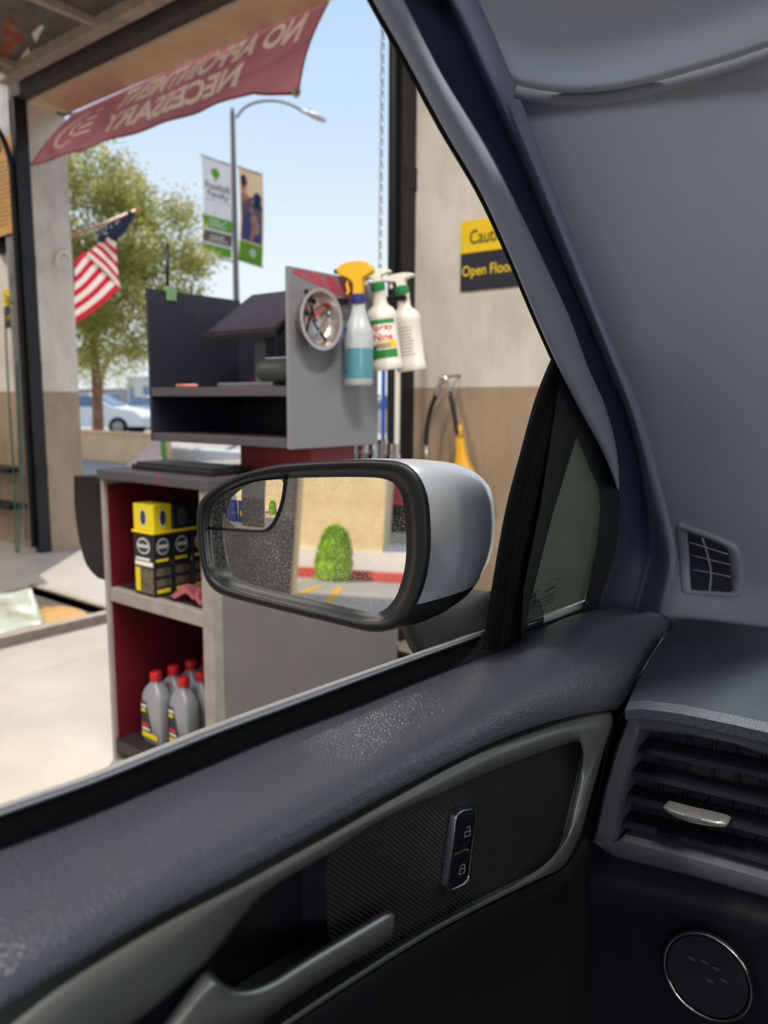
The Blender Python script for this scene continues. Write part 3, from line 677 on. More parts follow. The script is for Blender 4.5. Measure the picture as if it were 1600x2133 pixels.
def deco2(t, h, r):
    f = around(r*.955, h, -.1, 2.2)
    b = MB(); rect(b, f, 0, 1, .12, .50, 0, 16, 2); b.build('label', M_lw, t)
    f = around(r*.955, h, -.1, 2.2, .0014)
    b = MB(); rect(b, f, 0, 1, .455, .50, 0, 16); rect(b, f, 0, .3, .43, .455, 0, 6); rect(b, f, 0, 1, .12, .20, 0, 16); rect(b, f, 0, .35, .2, .25, 0, 8); b.build('label_green_band', M_lg, t)
    b = MB(); rect(b, f, .35, 1, .21, .285, 0, 12); b.build('label_yellow_band', M_ly, t)
    f = around(r*.955, h, -.1, 2.2, .002)
    b = MB(); put_text(b, 'Spray', f, .22, .92, .375, .46); put_text(b, 'Nine', f, .30, .88, .29, .365); b.build('lettering', M_lr, t)
    b = MB()
    for i in range(2): rect(b, f, .32, .8, .22+.025*i, .232+.025*i, 0, 8)
    b.build('small_print', M_blue, t)
def deco3(t, h, r):
    f = around(r*.955, h, -.2, 2.2); b = MB()
    for i in range(9): rect(b, f, .12, .88-.1*((i*3) % 4)/3, .16+.035*i, .168+.035*i, 0, 10)
    b.build('small_print', mat('grey_print', (165, 155, 145), .6), t)
p2 = P(808, 770, PX(-1.415)); p3 = P(858, 772, PX(-1.40))
spray_bottle('degreaser_bottle', 'white spray bottle with red and green label hanging behind the side panel', tuple(p2), .285, .0455, bodyB, M_white, M_grn, M_white, math.radians(2), YAW*.7, deco2)
spray_bottle('degreaser_bottle', 'white spray bottle turned to its plain small print side', tuple(p3), .285, .0455, bodyB, M_white, M_grn, M_white, math.radians(3), YAW*.5+math.radians(0), deco3)
for o in [x for x in bpy.data.objects if x.name.startswith('degreaser_bottle') and x.parent is None]: o.rotation_euler.y = math.radians(-7)

# ------------------------------------------------------------------ filter cartons, rag, oil bottles
M_ck = mat('carton_black', (30, 30, 34), .5); M_cy = mat('carton_yellow', (228, 205, 25), .5); M_cph = mat('carton_photo', (120, 110, 80), .5, rgb2=(60, 55, 50), vscale=40)
def carton(w, d, h, m_, full, label):
    t = thing('filter_carton', label, 'box', (0, 0, 0), 'filter cartons on the middle shelf')
    MB().box((0, 0, 0), (w, d, h)).build('carton', m_, t, bevel=.002)
    fr = lambda u, v: V((w*u, -.0008, h*v)); sd_ = lambda u, v: V((w+.0008, d*u, h*v))
    fr2 = lambda u, v: V((w*u, -.0014, h*v)); sd2 = lambda u, v: V((w+.0014, d*u, h*v))
    if full:
        b = MB(); disc(b, fr, .5, .80, .32, .13); disc(b, sd_, .5, .80, .34, .13); b.build('logo_ring', M_lw, t)
        b = MB(); disc(b, fr2, .5, .80, .28, .11); disc(b, sd2, .5, .80, .31, .115); b.build('logo_field', mat('logo_blue', (52, 60, 80), .5), t)
        b = MB(); rect(b, fr, .06, .95, .48, .55); rect(b, fr, .1, .8, .57, .61); b.build('title_print', M_lw, t)
        b = MB(); rect(b, fr, .06, .3, .05, .44); rect(b, sd_, .12, .85, .05, .11); rect(b, sd_, .1, .8, .56, .60); b.build('yellow_print', M_cy, t)
        b = MB(); rect(b, fr, .33, .95, .04, .44); rect(b, sd_, .1, .9, .33, .45); rect(b, sd_, .1, .9, .15, .27); b.build('photo_print', M_cph, t)
        fr3 = lambda u, v: V((w*u, -.002, h*v)); sd3 = lambda u, v: V((w+.002, d*u, h*v))
        b = MB()
        for i in range(5): rect(b, fr3, .27+.1*i, .335+.1*i, .775, .835-.012*(i % 2)); rect(b, sd3, .27+.1*i, .335+.1*i, .775, .835-.012*(i % 2))
        b.build('logo_strokes', M_lw, t)
    else:
        b = MB(); disc(b, fr, .5, .5, .17, .33); disc(b, sd_, .5, .5, .2, .34); b.build('logo_ring', M_lw if m_ is M_cy else mat('dim_ring', (110, 112, 118), .5), t)
        b = MB(); disc(b, fr2, .5, .5, .14, .29); disc(b, sd2, .5, .5, .17, .3); b.build('logo_field', MATS['logo_blue'], t)
    return t
lay = .2
big = carton(.105, .066, .195, M_ck, True, 'tall black filter carton at the front of its row'); big.location = (-2.095, 1.375, .5995)
for i, lb in enumerate(('second', 'third', 'rearmost')):
    dup(big, None, (-2.095+.004*(i % 2), 1.375+.071*(i+1), .5995), (0, 0, 0), 'tall black filter carton, %s of its row' % lb)
lid = MB().box((-2.099, 1.371, .7955), (-1.986, 1.66, .803)).build('carton_lid', M_cy, bevel=.002); tag(lid, 'flat yellow carton lid between the two layers of filter cartons', 'lid')
sm = carton(.105, .066, .082, M_cy, False, 'bright yellow filter carton on top of the front stack'); sm.location = (-2.095, 1.378, .804)
smk = carton(.105, .066, .078, M_ck, False, 'small black filter carton right behind the yellow one'); smk.location = (-2.093, 1.449, .804)
for i, lb in enumerate(('second behind the yellow one', 'rearmost on the top layer')): dup(smk, None, (-2.095, 1.449+.071*(i+1), .804), None, 'small black filter carton, %s' % lb)
M_rag = mat('shop_rag', (150, 78, 84), .9, var=.2, vscale=20)
b = MB(); random.seed(5); N = 18; rows = []
for j in range(N+1):
    rw = []
    for i in range(N+1):
        u, v = i/N*2-1, j/N*2-1; x = -1.86+.075*u+.012*math.sin(5*v); y = 1.45+.06*v+.01*math.cos(4*u)
        r2 = max(0, 1-(u*u+v*v)*.55); rw.append(V((x, y, .607+.035*r2*(0.6+.4*math.sin(7*u+3*v))*1+.008*abs(math.sin(9*v-4*u)))))
    rows.append(rw)
b.grid(rows); tag(b.build('shop_rag', M_rag, smooth=True, solid=.003), 'crumpled dull red shop rag on the middle shelf', 'rag')
M_oilb = mat('silver_bottle', (150, 152, 160), .35, metal=.15)
def oil_bottle():
    t = thing('oil_bottle', 'grey oil bottle with red cap', 'bottle', (0, 0, 0), 'oil bottles on the bottom shelf')
    def ring(hx, hy, z, n=28):
        return [V((hx*math.copysign(abs(math.cos(a))**.45, math.cos(a)), hy*math.copysign(abs(math.sin(a))**.45, math.sin(a)), z)) for a in [2*math.pi*k/n for k in range(n)]]
    rows = [ring(.048, .028, 0), ring(.051, .031, .004), ring(.051, .031, .15), ring(.048, .029, .165), ring(.036, .024, .185), ring(.020, .018, .20), ring(.015, .015, .206), ring(.015, .015, .215)]
    b = MB(); b.grid(rows, closed=True); b.fan(rows[0]); b.fan(rows[-1]); b.build('bottle_body', M_oilb, t, smooth=True, auto=40)
    MB().lathe([(.019, .212), (.0195, .214), (.0195, .236), (.017, .240), (.0, .240)], n=20, cap=False).build('cap', M_red, t, smooth=True, auto=40)
    f = lambda u, v: V((-.046+.092*u, -.0318, .01+.14*v)); f2 = lambda u, v: V((-.046+.092*u, -.0324, .01+.14*v))
    b = MB(); b.add([f(.0, .05), f(.55, .03), f(.62, .3), f(.48, .6), f(.35, .92), f(.0, .95)], [(0, 1, 2, 3, 4, 5)]); b.build('label', mat('oil_label', (28, 28, 32), .4), t)
    b = MB(); rect(b, f2, .05, .95, .06, .19); rect(b, f2, .05, .3, .68, .76); b.build('label_yellow', M_cy, t)
    b = MB(); rect(b, f2, .06, .45, .33, .41); b.build('label_red', M_lr, t)
    b = MB(); rect(b, f2, .06, .35, .80, .86); rect(b, f2, .06, .5, .24, .29); b.build('label_white', M_lw, t)
    return t
ob = oil_bottle(); posb = [(-2.105, 1.445, 'front bottle of the row nearest the maroon wall'), (-2.108, 1.517, 'second bottle of the row nearest the maroon wall'), (-2.106, 1.587, 'third bottle of the row nearest the maroon wall'), (-2.104, 1.655, 'rearmost bottle of the row nearest the maroon wall'),
       (-1.992, 1.470, 'front bottle of the row by the front post'), (-1.990, 1.540, 'second bottle of the row by the front post'), (-1.992, 1.612, 'third bottle of the row by the front post'), (-1.88, 1.535, 'bottle standing alone behind the front post')]
for i, (x, y, lb) in enumerate(posb):
    if i == 0: ob.location = (x, y, .0755); ob['label'] = 'grey oil bottle with red cap, '+lb
    else: dup(ob, None, (x, y, .0755), (0, 0, math.radians((i*7) % 9-4)), 'grey oil bottle with red cap, '+lb)
# sockets and poles behind the cabinet
for i in range(9):
    p = P(650+i*21, 950, PY(1.95+.03*(i % 2))); r = .018+.004*(i % 3)
    o = MB().lathe([(r, 0), (r, .05), (r*.8, .055), (r*.8, .085+.01*(i % 2)), (r*.5, .085+.01*(i % 2)), (r*.5, .03)], (p.x, p.y, cz), n=16).build('wrench_socket', M_chrome, smooth=True, auto=40)
    tag(o, 'chrome wrench socket on the worktop, %s counted from the red pedestal' % ('first', 'second', 'third', 'fourth', 'fifth', 'sixth', 'seventh', 'eighth', 'ninth')[i], 'socket', 'sockets on the worktop')
def pole(name, px, m_, r, y, zt, label, extra=None):
    p = P(px, 860, PY(y)); t = thing(name, label, 'pole', (p.x, y, 0))
    MB().tube([(p.x, y, .12), (p.x+.005, y, zt)], r, 12).build('shaft', m_, t, smooth=True, auto=40)
    MB().box((p.x-.12, y-.02, 0), (p.x+.12, y+.02, .03)).build('blade', M_black, t, bevel=.004)
    MB().tube([(p.x, y, .03), (p.x, y, .13)], r*1.3, 12).build('socket_joint', M_black, t, smooth=True, auto=40)
    if extra: MB().tube([(p.x+.0005, y, zt*.62), (p.x+.001, y, zt*.66)], r*1.3, 12).build('grip', extra, t, smooth=True, auto=40)
pole('squeegee', 797, M_blue, .009, 2.72, 1.42, 'blue handled floor squeegee standing behind the cabinet', M_black)
pole('floor_brush', 826, M_white, .012, 2.62, 1.45, 'white handled floor brush standing beside the blue squeegee')
pole('floor_scraper', 812, M_blacksteel, .016, 2.8, 1.6, 'dark handled floor scraper between squeegee and brush')

# ------------------------------------------------------------------ funnel and grease hose on the pier
fu = thing('yellow_funnel', 'yellow plastic funnel hanging on the concrete pier', 'funnel', (-1.92, YF-.1, .82))
c0 = P(958, 912, PY(2.98)); c1 = P(968, 1010, PY(2.98)); axf = (c1-c0)
MB().lathe([(.022, 0), (.026, .06), (.034, .1), (.10, .24), (.108, .255), (.104, .255), (.03, .1), (.018, .0)], c0, axf, 24, sx=.7, cap=False).build('cone', M_yellow, fu, smooth=True, auto=50)
fl = bil(c0+V((-.035, -.075, -.24)), c0+V((.045, -.075, -.24)), c0+V((.03, -.035, -.13)), c0+V((-.02, -.035, -.13)))
b = MB(); rect(b, fl, 0, 1, 0, 1); b.build('warning_label', mat('pale_label', (205, 160, 130), .6), fu)
b = MB(); rect(b, bil(fl(0, 0), fl(1, 0), fl(1, 1), fl(0, 1), (0, -.001, 0)), .15, .85, .5, .8); b.build('label_print', M_lr, fu)
MB().tube([c0+V((0, 0, -.01)), c0+V((0, 0, .06))], .012, 10).build('neck', M_yellow, fu, smooth=True)
gh = thing('grease_hose', 'black rubber hose with steel swivel fittings looped on the pier', 'hose', (-2.0, YF-.1, .8))
top = P(926, 785, PY(2.97))
lp = [P(*q, PY(2.97)) for q in ((912, 815), (898, 850), (889, 895), (888, 930))]
rp_ = [P(*q, PY(2.97)) for q in ((936, 815), (944, 850), (949, 880), (953, 905))]
MB().tube(catmull(lp, 6), .011, 10).build('hose', M_black, gh, smooth=True); MB().tube(catmull(rp_, 6), .011, 10).build('hose', M_black, gh, smooth=True)
MB().tube(catmull([lp[0]+V((0, 0, -.02)), P(917, 800, PY(2.97)), top, P(931, 800, PY(2.97)), rp_[0]+V((0, 0, -.02))], 5), .013, 10).build('swivel', M_chrome, gh, smooth=True)
MB().tube([lp[-1]+V((0, 0, .005)), P(888, 945, PY(2.97)), P(888, 975, PY(2.97))], [.011, .015, .015], 10).build('coupler', M_chrome, gh, smooth=True, auto=40)
MB().tube([top, top+V((0, YF-2.97, .01))], .006, 8).build('hook', M_steel, gh)

# ------------------------------------------------------------------ outside the doorway
M_lowwall = mat('tan_low_wall', (238, 198, 150), .85, var=.08, vscale=2, bump=.15, bscale=20)
lw0 = P(100, 950, PZ(0)); 
wy = 8.8
za, zb2 = P(170, 896, PY(wy)).z, P(320, 896, PY(wy)).z
xa = P(60, 900, PY(wy)).x; xb = P(338, 900, PY(wy)).x
lw = thing('low_wall', 'low tan planter wall beyond the garage yard', 'wall', ((xa+xb)/2, wy, 0))
MB().box((xa-6, wy, -.01), (xb, wy+.2, za-.05)).build('wall_body', M_lowwall, lw); MB().box((xa-6, wy-.03, za-.05), (xb+.03, wy+.23, za)).build('coping', M_lowwall, lw, bevel=.01)
# pale pink dock plate leaning at the wall, green post, white kerb
M_pink = mat('pink_concrete', (235, 190, 168), .8, var=.1, vscale=3)
rmp = [P(262, 953, PY(wy-.6)), P(334, 953, PY(wy-.6)), P(334, 918, PY(wy-.05)), P(322, 918, PY(wy-.05))]
rmp[0].z = rmp[1].z = -.01
tag(MB().hexa(rmp, [p+V((0, .04, .05)) for p in rmp]).build('ramp_slab', M_pink), 'pale pink sunlit slab leaning on the low tan wall', 'slab')
gp = P(341, 940, PY(wy-.3)); tag(MB().lathe([(.05, 0), (.05, .75), (.04, .8), (.01, .82)], (gp.x, gp.y, -.01), n=14).build('green_bollard', mat('bollard_green', (90, 150, 50), .5), smooth=True, auto=40), 'green bollard at the end of the low tan wall', 'bollard')
for i, (p0, p1, y0, h) in enumerate(((350, 505, wy+.5, .3), (640, 840, wy+2.5, .45))):
    a, c = P(p0, 945, PY(y0)), P(p1, 945, PY(y0))
    o = MB().box((a.x, y0, -.01), (c.x, y0+.25, h)).build('concrete_barrier', mat('pale_barrier', (225, 220, 212), .8, var=.1, vscale=2), bevel=.03)
    tag(o, 'pale concrete barrier beyond the yard, %s' % ('next to the green bollard' if i == 0 else 'behind the squeegee and brush'), 'barrier')

# tree with cream blossom
def tree(base, h, rad, nleaf, label, blossom=True, seed=1):
    random.seed(seed)
    t = thing('tree', label, 'tree', tuple(base))
    M_bark = mat('smooth_bark', (168, 120, 92), .8, rgb2=(120, 82, 62), vscale=6)
    zc = .40*h
    MB().tube(catmull([base, base+V((.05, 0, .25*h)), base+V((-.04, 0, zc))], 6), [.14-.005*k for k in range(13)], 12).build('trunk', M_bark, t, smooth=True)
    tips = []
    for k in range(9):
        a = 2*math.pi*k/9+random.uniform(-.3, .3); rr = rad*random.uniform(.35, .75)
        end = base+V((rr*math.cos(a), rr*math.sin(a), h*random.uniform(.62, .95))); mid = base+V((rr*.35*math.cos(a), rr*.35*math.sin(a), (zc+end.z-base.z)/2+.05))
        pth = catmull([base+V((-.03, 0, zc-.1)), mid, end], 6); MB().tube(pth, [.07-.005*i for i in range(len(pth))], 8).build('branch', M_bark, t, smooth=True); tips += pth[5:]
    Ml = cloth_mat('tree_leaf', (142, 148, 74), .55, rgb2=(192, 186, 116), vscale=2.5)
    Mb = cloth_mat('tree_blossom', (250, 236, 205), .45)
    lf, bf = MB(), MB()
    clus = []
    for k in range(150):
        a = random.uniform(0, 2*math.pi); u = random.uniform(-1, 1); r = random.random()**.4
        q = V((rad*r*math.cos(a)*math.sqrt(1-u*u), rad*r*math.sin(a)*math.sqrt(1-u*u), .36*h*r*u)); clus.append(base+V((0, 0, .66*h))+q)
    for i in range(nleaf):
        c = random.choice(clus); p = c+V((random.gauss(0, .22), random.gauss(0, .22), random.gauss(0, .22)))
        d = V((random.gauss(0, 1), random.gauss(0, 1), random.gauss(0, .7))).normalized(); s_ = d.orthogonal().normalized()
        s_.rotate(Matrix.Rotation(random.uniform(0, 6.28), 3, d)); l = random.uniform(.07, .12); wd = l*.30
        lf.add([p, p+d*l*.5+s_*wd, p+d*l, p+d*l*.5-s_*wd], [(0, 1, 2, 3)])
    if blossom:
        top = [c for c in clus if (c-base).z > .48*h]
        for k in range(110):
            c = random.choice(top); ax = (c-(base+V((0, 0, .5*h)))).normalized()
            c = c+ax*.22
            for i in range(55):
                p = c+ax*random.uniform(-.12, .2)+V((random.gauss(0, .055), random.gauss(0, .055), random.gauss(0, .055))); d = V((random.gauss(0, 1), random.gauss(0, 1), random.gauss(0, 1))).normalized(); s_ = d.orthogonal().normalized()*.022
                bf.add([p, p+d*.025+s_, p+d*.05, p+d*.025-s_], [(0, 1, 2, 3)])
        o = bf.build('blossom', Mb, t); o['kind'] = 'stuff'
    o = lf.build('foliage', Ml, t); o['kind'] = 'stuff'
    return t
ty = wy+1.0
tb = P(203, 890, PY(ty)); tb.z = 0
th = P(203, 330, PY(ty)).z; trad = abs(P(430, 600, PY(ty)).x-P(205, 600, PY(ty)).x)*.68
tree(tb, th*1.0, trad, 46000, 'leafy tree with cream blossom behind the low tan wall')
b2 = P(215, 860, PY(30)); b2.z = 0
tree(b2, 6.2, 3.2, 9000, 'distant green street tree beyond the parked cars', False, 9)

# street lamp
ls = P(492, 600, PY(15)); lx, ly = ls.x, ls.y
lamp = thing('street_lamp', 'tall grey street lamp with a curved arm', 'street lamp', (lx, ly, 0))
zt = P(490, 232, PY(ly)).z
M_pole = mat('lamp_pole', (128, 118, 110), .6)
MB().tube([(lx, ly, -.01), (lx, ly, zt)], [.105, .065], 14).build('pole', M_pole, lamp, smooth=True, auto=40)
MB().lathe([(.17, 0), (.17, .25), (.11, .3)], (lx, ly, -.01), n=14).build('base', M_pole, lamp)
armp = [P(*q, PY(ly+d_)) for q, d_ in (((492, 246), 0), ((508, 226), .1), ((535, 213), .25), ((575, 210), .5), ((610, 220), .7), ((632, 233), .8))]
MB().tube(catmull(armp, 6), .035, 10).build('arm', M_pole, lamp, smooth=True)
hd = P(630, 232, PY(ly+.8)); he = P(678, 252, PY(ly+1.0)); d = he-hd
rows = []
for k, (t0, wv, hv) in enumerate(((0, .04, .04), (.2, .09, .07), (.5, .15, .10), (.8, .15, .09), (.96, .09, .05), (1, .02, .02))):
    c = hd+d*t0; sd_ = V((0, 1, 0)); up_ = V((0, 0, 1)); rows.append([c+sd_*wv*math.cos(a)+up_*(hv*math.sin(a) if math.sin(a) > 0 else hv*.8*math.sin(a)) for a in [2*math.pi*i/14 for i in range(14)]])
b = MB(); b.grid(rows, closed=True); b.fan(rows[0]); b.fan(rows[-1]); b.build('lamp_head', mat('lamp_head', (190, 180, 165), .5), lamp, smooth=True)
MB().lathe([(.02, 0), (.02, .08), (.0, .1)], hd+d*.3+V((0, 0, .07)), n=8, cap=False).build('photocell', M_pole, lamp)
MB().tube([(lx, ly, zt-.02), (lx, ly, zt+.12)], [.06, .03], 10).build('pole_cap', M_pole, lamp)
M_bg = cloth_mat('banner_grey', (205, 202, 206), .4); M_bgr = cloth_mat('banner_green', (120, 178, 62), .4); M_bbr = cloth_mat('banner_brown', (120, 98, 98), .4); M_btan = cloth_mat('banner_tan', (208, 178, 145), .4)
M_bl = cloth_mat('banner_figure_blue', (88, 92, 140), .4); M_bsk = cloth_mat('banner_figure_skin', (225, 150, 120), .4); M_bdk = cloth_mat('banner_figure_dark', (72, 72, 105), .4); M_bpu = cloth_mat('banner_figure_mauve', (120, 105, 125), .4); M_btx = cloth_mat('banner_text_grey', (96, 92, 104), .4); M_bw = cloth_mat('banner_text_white', (232, 238, 226), .4)
def lampbanner(pxs, label, parts, dy):
    q = [P(*p, PY(ly)) for p in pxs]            # bl br tr tl
    for p in q[:]: pass
    t = thing('street_banner', label, 'banner', tuple((q[0]+q[1])/2))
    def f(u, v, o=0.0):
        p = bil(*q)(u, v); return p+V((0, .05*math.sin(3.1*v)+.03*math.sin(5*u+2*v)-o, 0))
    base = MB(); base.grid([[f(i/6, j/14) for i in range(7)] for j in range(15)]); base.build('cloth', parts[0], t, smooth=True)
    for nm, m_, fn in parts[1:]:
        b = MB(); fn(b, f); b.build(nm, m_, t)
    for e0, e1 in ((q[3], q[2]), (q[0], q[1])): MB().tube([e0, e1], .022, 8).build('batten', M_pole, t, smooth=True)
def F(f, o): return lambda u, v: f(u, v, o)
lampbanner([(421, 531), (484, 545), (479, 344), (418, 322)], 'grey and green street banner with a tree emblem on the lamp post', [M_bg,
    ('green_band', M_bgr, lambda b, f: (rect(b, F(f, .01), 0, 1, .29, .42, 0, 6, 3), rect(b, F(f, .01), 0, 1, .03, .13, 0, 6, 3))),
    ('brown_band', M_bbr, lambda b, f: rect(b, F(f, .01), 0, 1, .15, .27, 0, 6, 3)),
    ('tree_emblem', M_bgr, lambda b, f: (disc(b, F(f, .02), .52, .865, .15, .05), rect(b, F(f, .02), .49, .55, .78, .84))),
    ('lettering', M_btx, lambda b, f: (put_text(b, 'Foothill', F(f, .02), .10, .95, .69, .765), put_text(b, 'Family', F(f, .02), .18, .93, .60, .68), rect(b, F(f, .02), .1, .95, .58, .586))),
    ('light_strokes', M_bw, lambda b, f: [rect(b, F(f, .02), .2, .85-.1*(k % 2), .32+.028*k, .336+.028*k) for k in range(3)]+[rect(b, F(f, .02), .25, .9-.15*(k % 2), .175+.035*k, .195+.035*k) for k in range(2)])], 0)
lampbanner([(497, 541), (548, 557), (546, 364), (495, 346)], 'tan street banner with a photograph of two people on the lamp post', [M_btan,
    ('green_band', M_bgr, lambda b, f: rect(b, F(f, .01), 0, 1, 0, .22, 0, 6, 4)),
    ('photo_clothing', M_bl, lambda b, f: b.add([F(f, .012)(*p) for p in ((.06, .235), (.97, .235), (.95, .50), (.6, .56), (.1, .52))], [(0, 1, 2, 3, 4)])),
    ('photo_jacket', M_bpu, lambda b, f: b.add([F(f, .015)(*p) for p in ((.08, .50), (.95, .44), (.97, .66), (.7, .74), (.4, .70), (.08, .74))], [(0, 1, 2, 3, 4, 5)])),
    ('photo_hair', M_bdk, lambda b, f: (disc(b, F(f, .02), .24, .87, .15, .065), disc(b, F(f, .02), .80, .73, .14, .055), b.add([F(f, .02)(*p) for p in ((.62, .62), (.9, .6), (.95, .74), (.7, .74))], [(0, 1, 2, 3)]))),
    ('photo_skin', M_bsk, lambda b, f: (disc(b, F(f, .018), .20, .80, .13, .055), b.add([F(f, .022)(*p) for p in ((.45, .24), (.6, .24), (.75, .46), (.6, .48))], [(0, 1, 2, 3)]), b.add([F(f, .022)(*p) for p in ((.1, .66), (.3, .64), (.45, .73), (.15, .76))], [(0, 1, 2, 3)]))),
    ('light_strokes', M_bw, lambda b, f: disc(b, F(f, .02), .6, .12, .16, .05, 0, 9))], 0)

# flag on its staff
M_fr = cloth_mat('flag_red', (205, 50, 70), .5); M_fw = cloth_mat('flag_white', (240, 228, 215), .5); M_fb = cloth_mat('flag_blue', (70, 82, 110), .4)
fy = 4.15
fg = thing('flag', 'red and white striped flag with starred blue corner on a slanted staff', 'flag', tuple(P(200, 668, PY(fy))))
tip = P(286, 437, PY(fy+.25)); foot = V((XA-.12, YF+.34, P(120, 560, PY(fy)).z))
MB().tube([foot, tip], .012, 8).build('staff', mat('staff_wood', (190, 130, 80), .5), fg, smooth=True)
MB().lathe([(.0, -.03), (.025, -.01), (.025, .01), (.0, .03)], tip, n=10, cap=False).build('finial', mat('finial_orange', (215, 120, 60), .4), fg, smooth=True)
def stripes(cor, n, first, dyf, nm):
    f0 = bil(*[P(p[0], p[1], PY(fy+p[2])) for p in cor])
    f = lambda u, v: f0(u, v)+V((0, dyf*math.sin(3.2*u+2*v), 0))
    for k in range(n):
        b = MB(); rect(b, f, 0, 1, k/n, (k+1)/n, 0, 8, 2); b.build('stripe', M_fr if (k+first) % 2 == 0 else M_fw, fg, smooth=True)
stripes([(150, 678, .06), (251, 600, 0), (182, 524, .03), (150, 545, .08)], 9, 0, .03, 'a')
stripes([(178, 530, .03), (251, 602, 0), (248, 506, .05), (214, 489, .05)], 7, 1, .03, 'b')
cp = [P(*q, PY(fy+.12)) for q in ((214, 496), (228, 488), (246, 474), (262, 458), (276, 444))]
MB().tube(catmull(cp, 5), [.05, .07, .08, .085, .085, .085, .08, .075, .07, .07, .068, .066, .062, .06, .055, .05, .045, .04, .035, .03, .02], 10).build('canton', M_fb, fg, smooth=True)
b = MB(); random.seed(11)
for k in range(26):
    c = random.choice(catmull(cp, 5)[1:17])+V((random.uniform(-.04, .05), -.10, random.uniform(-.05, .05)))
    ri = [c+V((math.cos(a)*(.014 if i % 2 else .006), 0, math.sin(a)*(.014 if i % 2 else .006))) for i, a in enumerate([2*math.pi*i/10 for i in range(10)])]
    b.fan(ri, c)
b.build('stars', M_fw, fg)

# parked cars beyond the wall
M_glassd = mat('car_glass', (95, 125, 150), .1, spec=.8)
M_tyre = mat('tyre', (28, 28, 30), .8)
def parked_car(x, y, rz, m_paint, label):
    t = thing('parked_car', label, 'car', (x, y, -.01)); ORG[t.name] = V((0, 0, 0)); t.rotation_euler = (0, 0, rz)
    side = [(-2.25, .35), (-2.25, .75), (-2.1, .92), (-1.45, 1.0), (-.75, 1.42), (.35, 1.46), (1.15, 1.02), (2.0, .88), (2.25, .65), (2.25, .35)]
    rows = []
    for yy, s_, dz in ((-.86, .98, 0), (-.88, 1, 0), (-.62, 1, .0), (.62, 1, 0), (.88, 1, 0), (.86, .98, 0)):
        rows.append([V((px*s_, yy*(1 if pz < 1.05 else .80), pz+dz)) for px, pz in side])
    b = MB(); b.grid(rows, closed=True); b.fan(rows[0]); b.fan(rows[-1]); b.build('body', m_paint, t, smooth=True, auto=35)
    for s_ in (-1, 1):
        w1 = [V((-1.25, s_*.845, 1.02)), V((-.15, s_*.845, 1.02)), V((-.15, s_*.72, 1.39)), V((-.72, s_*.73, 1.37))]; w2 = [V((-.08, s_*.845, 1.02)), V((.98, s_*.845, 1.02)), V((.36, s_*.73, 1.40)), V((-.08, s_*.72, 1.40))]
        for w_ in (w1, w2): MB().prism([p+V((0, s_*.025, 0)) for p in w_], (0, -s_*.01, 0)).build('side_window', M_glassd, t)
        for xw in (-1.4, 1.4):
            wh = MB().lathe([(.2, -.1), (.32, -.1), (.34, -.06), (.34, .06), (.32, .1), (.2, .1)], (xw, s_*.80, .335), (0, 1, 0), 20).build('wheel', M_tyre, t, smooth=True, auto=40)
            MB().lathe([(.0, .09), (.19, .1), (.2, .105), (.0, .115)], (xw, s_*.80, .335), (0, s_, 0), 16, cap=False).build('hub', M_steel, wh)
    MB().prism([V((1.1, -.62, 1.06)), V((1.1, .62, 1.06)), V((.42, .55, 1.44)), V((.42, -.55, 1.44))], (.02, 0, .02)).build('windscreen', M_glassd, t)
    MB().prism([V((-1.4, -.6, 1.04)), V((-1.4, .6, 1.04)), V((-.8, .55, 1.42)), V((-.8, -.55, 1.42))], (-.02, 0, .02)).build('rear_window', M_glassd, t)
    return t
M_cw = mat('white_car_paint', (240, 240, 238), .3, coat=.5); M_cs = mat('silver_car_paint', (196, 204, 222), .3, metal=.3, coat=.5)
pc = P(205, 872, PY(15)); parked_car(pc.x-.6, 15, math.radians(35), M_cw, 'white car parked behind the blossoming tree trunk')
pc = P(305, 872, PY(21)); parked_car(pc.x+.6, 21, math.radians(178), M_cs, 'silver blue car parked beside the white car')
pc = P(420, 935, PY(19)); parked_car(pc.x+1.2, 19.5, math.radians(5), mat('grey_car_paint', (205, 200, 195), .3, coat=.4), 'pale grey car parked beyond the concrete barrier')
pc = P(740, 940, PY(16)); parked_car(pc.x, 18, math.radians(60), mat('beige_car_paint', (222, 210, 190), .3, coat=.4), 'beige car parked behind the floor brush and squeegee')
# far houses
def house(x0, x1, y0, d, h, m_w, roof, label, windows):
    t = thing('far_house', label, 'building', ((x0+x1)/2, y0, 0))
    MB().box((x0, y0, -.01), (x1, y0+d, h)).build('wall', m_w, t)
    if roof:
        ov = .5; zr = h+1.3; b = MB(); b.add([(x0-ov, y0-ov, h), (x1+ov, y0-ov, h), (x1+ov, y0+d+ov, h), (x0-ov, y0+d+ov, h), (x0+1.5, y0+d/2, zr), (x1-1.5, y0+d/2, zr)], [(0, 1, 5, 4), (2, 3, 4, 5), (1, 2, 5), (3, 0, 4), (3, 2, 1, 0)]); b.build('roof', roof, t)
    else: MB().box((x0-.1, y0-.1, h), (x1+.1, y0+d+.1, h+.25)).build('parapet', m_w, t)
    for u0, u1, z0, z1 in windows:
        w_ = MB().box((x0+(x1-x0)*u0, y0-.06, z0), (x0+(x1-x0)*u1, y0-.002, z1)).build('window', M_bwhite, t); MB().box((x0+(x1-x0)*u0+.08, y0-.08, z0+.08), (x0+(x1-x0)*u1-.08, y0-.061, z1-.08)).build('pane', M_glassd, w_)
M_roof = mat('clay_roof', (190, 120, 90), .8, var=.2, vscale=4, bump=.4, bscale=8)
M_hw = mat('pale_house', (225, 220, 212), .8, var=.05)
yh = 30
xa = P(430, 800, PY(yh)).x; xb = P(590, 800, PY(yh)).x; zh = P(450, 624, PY(yh)).z
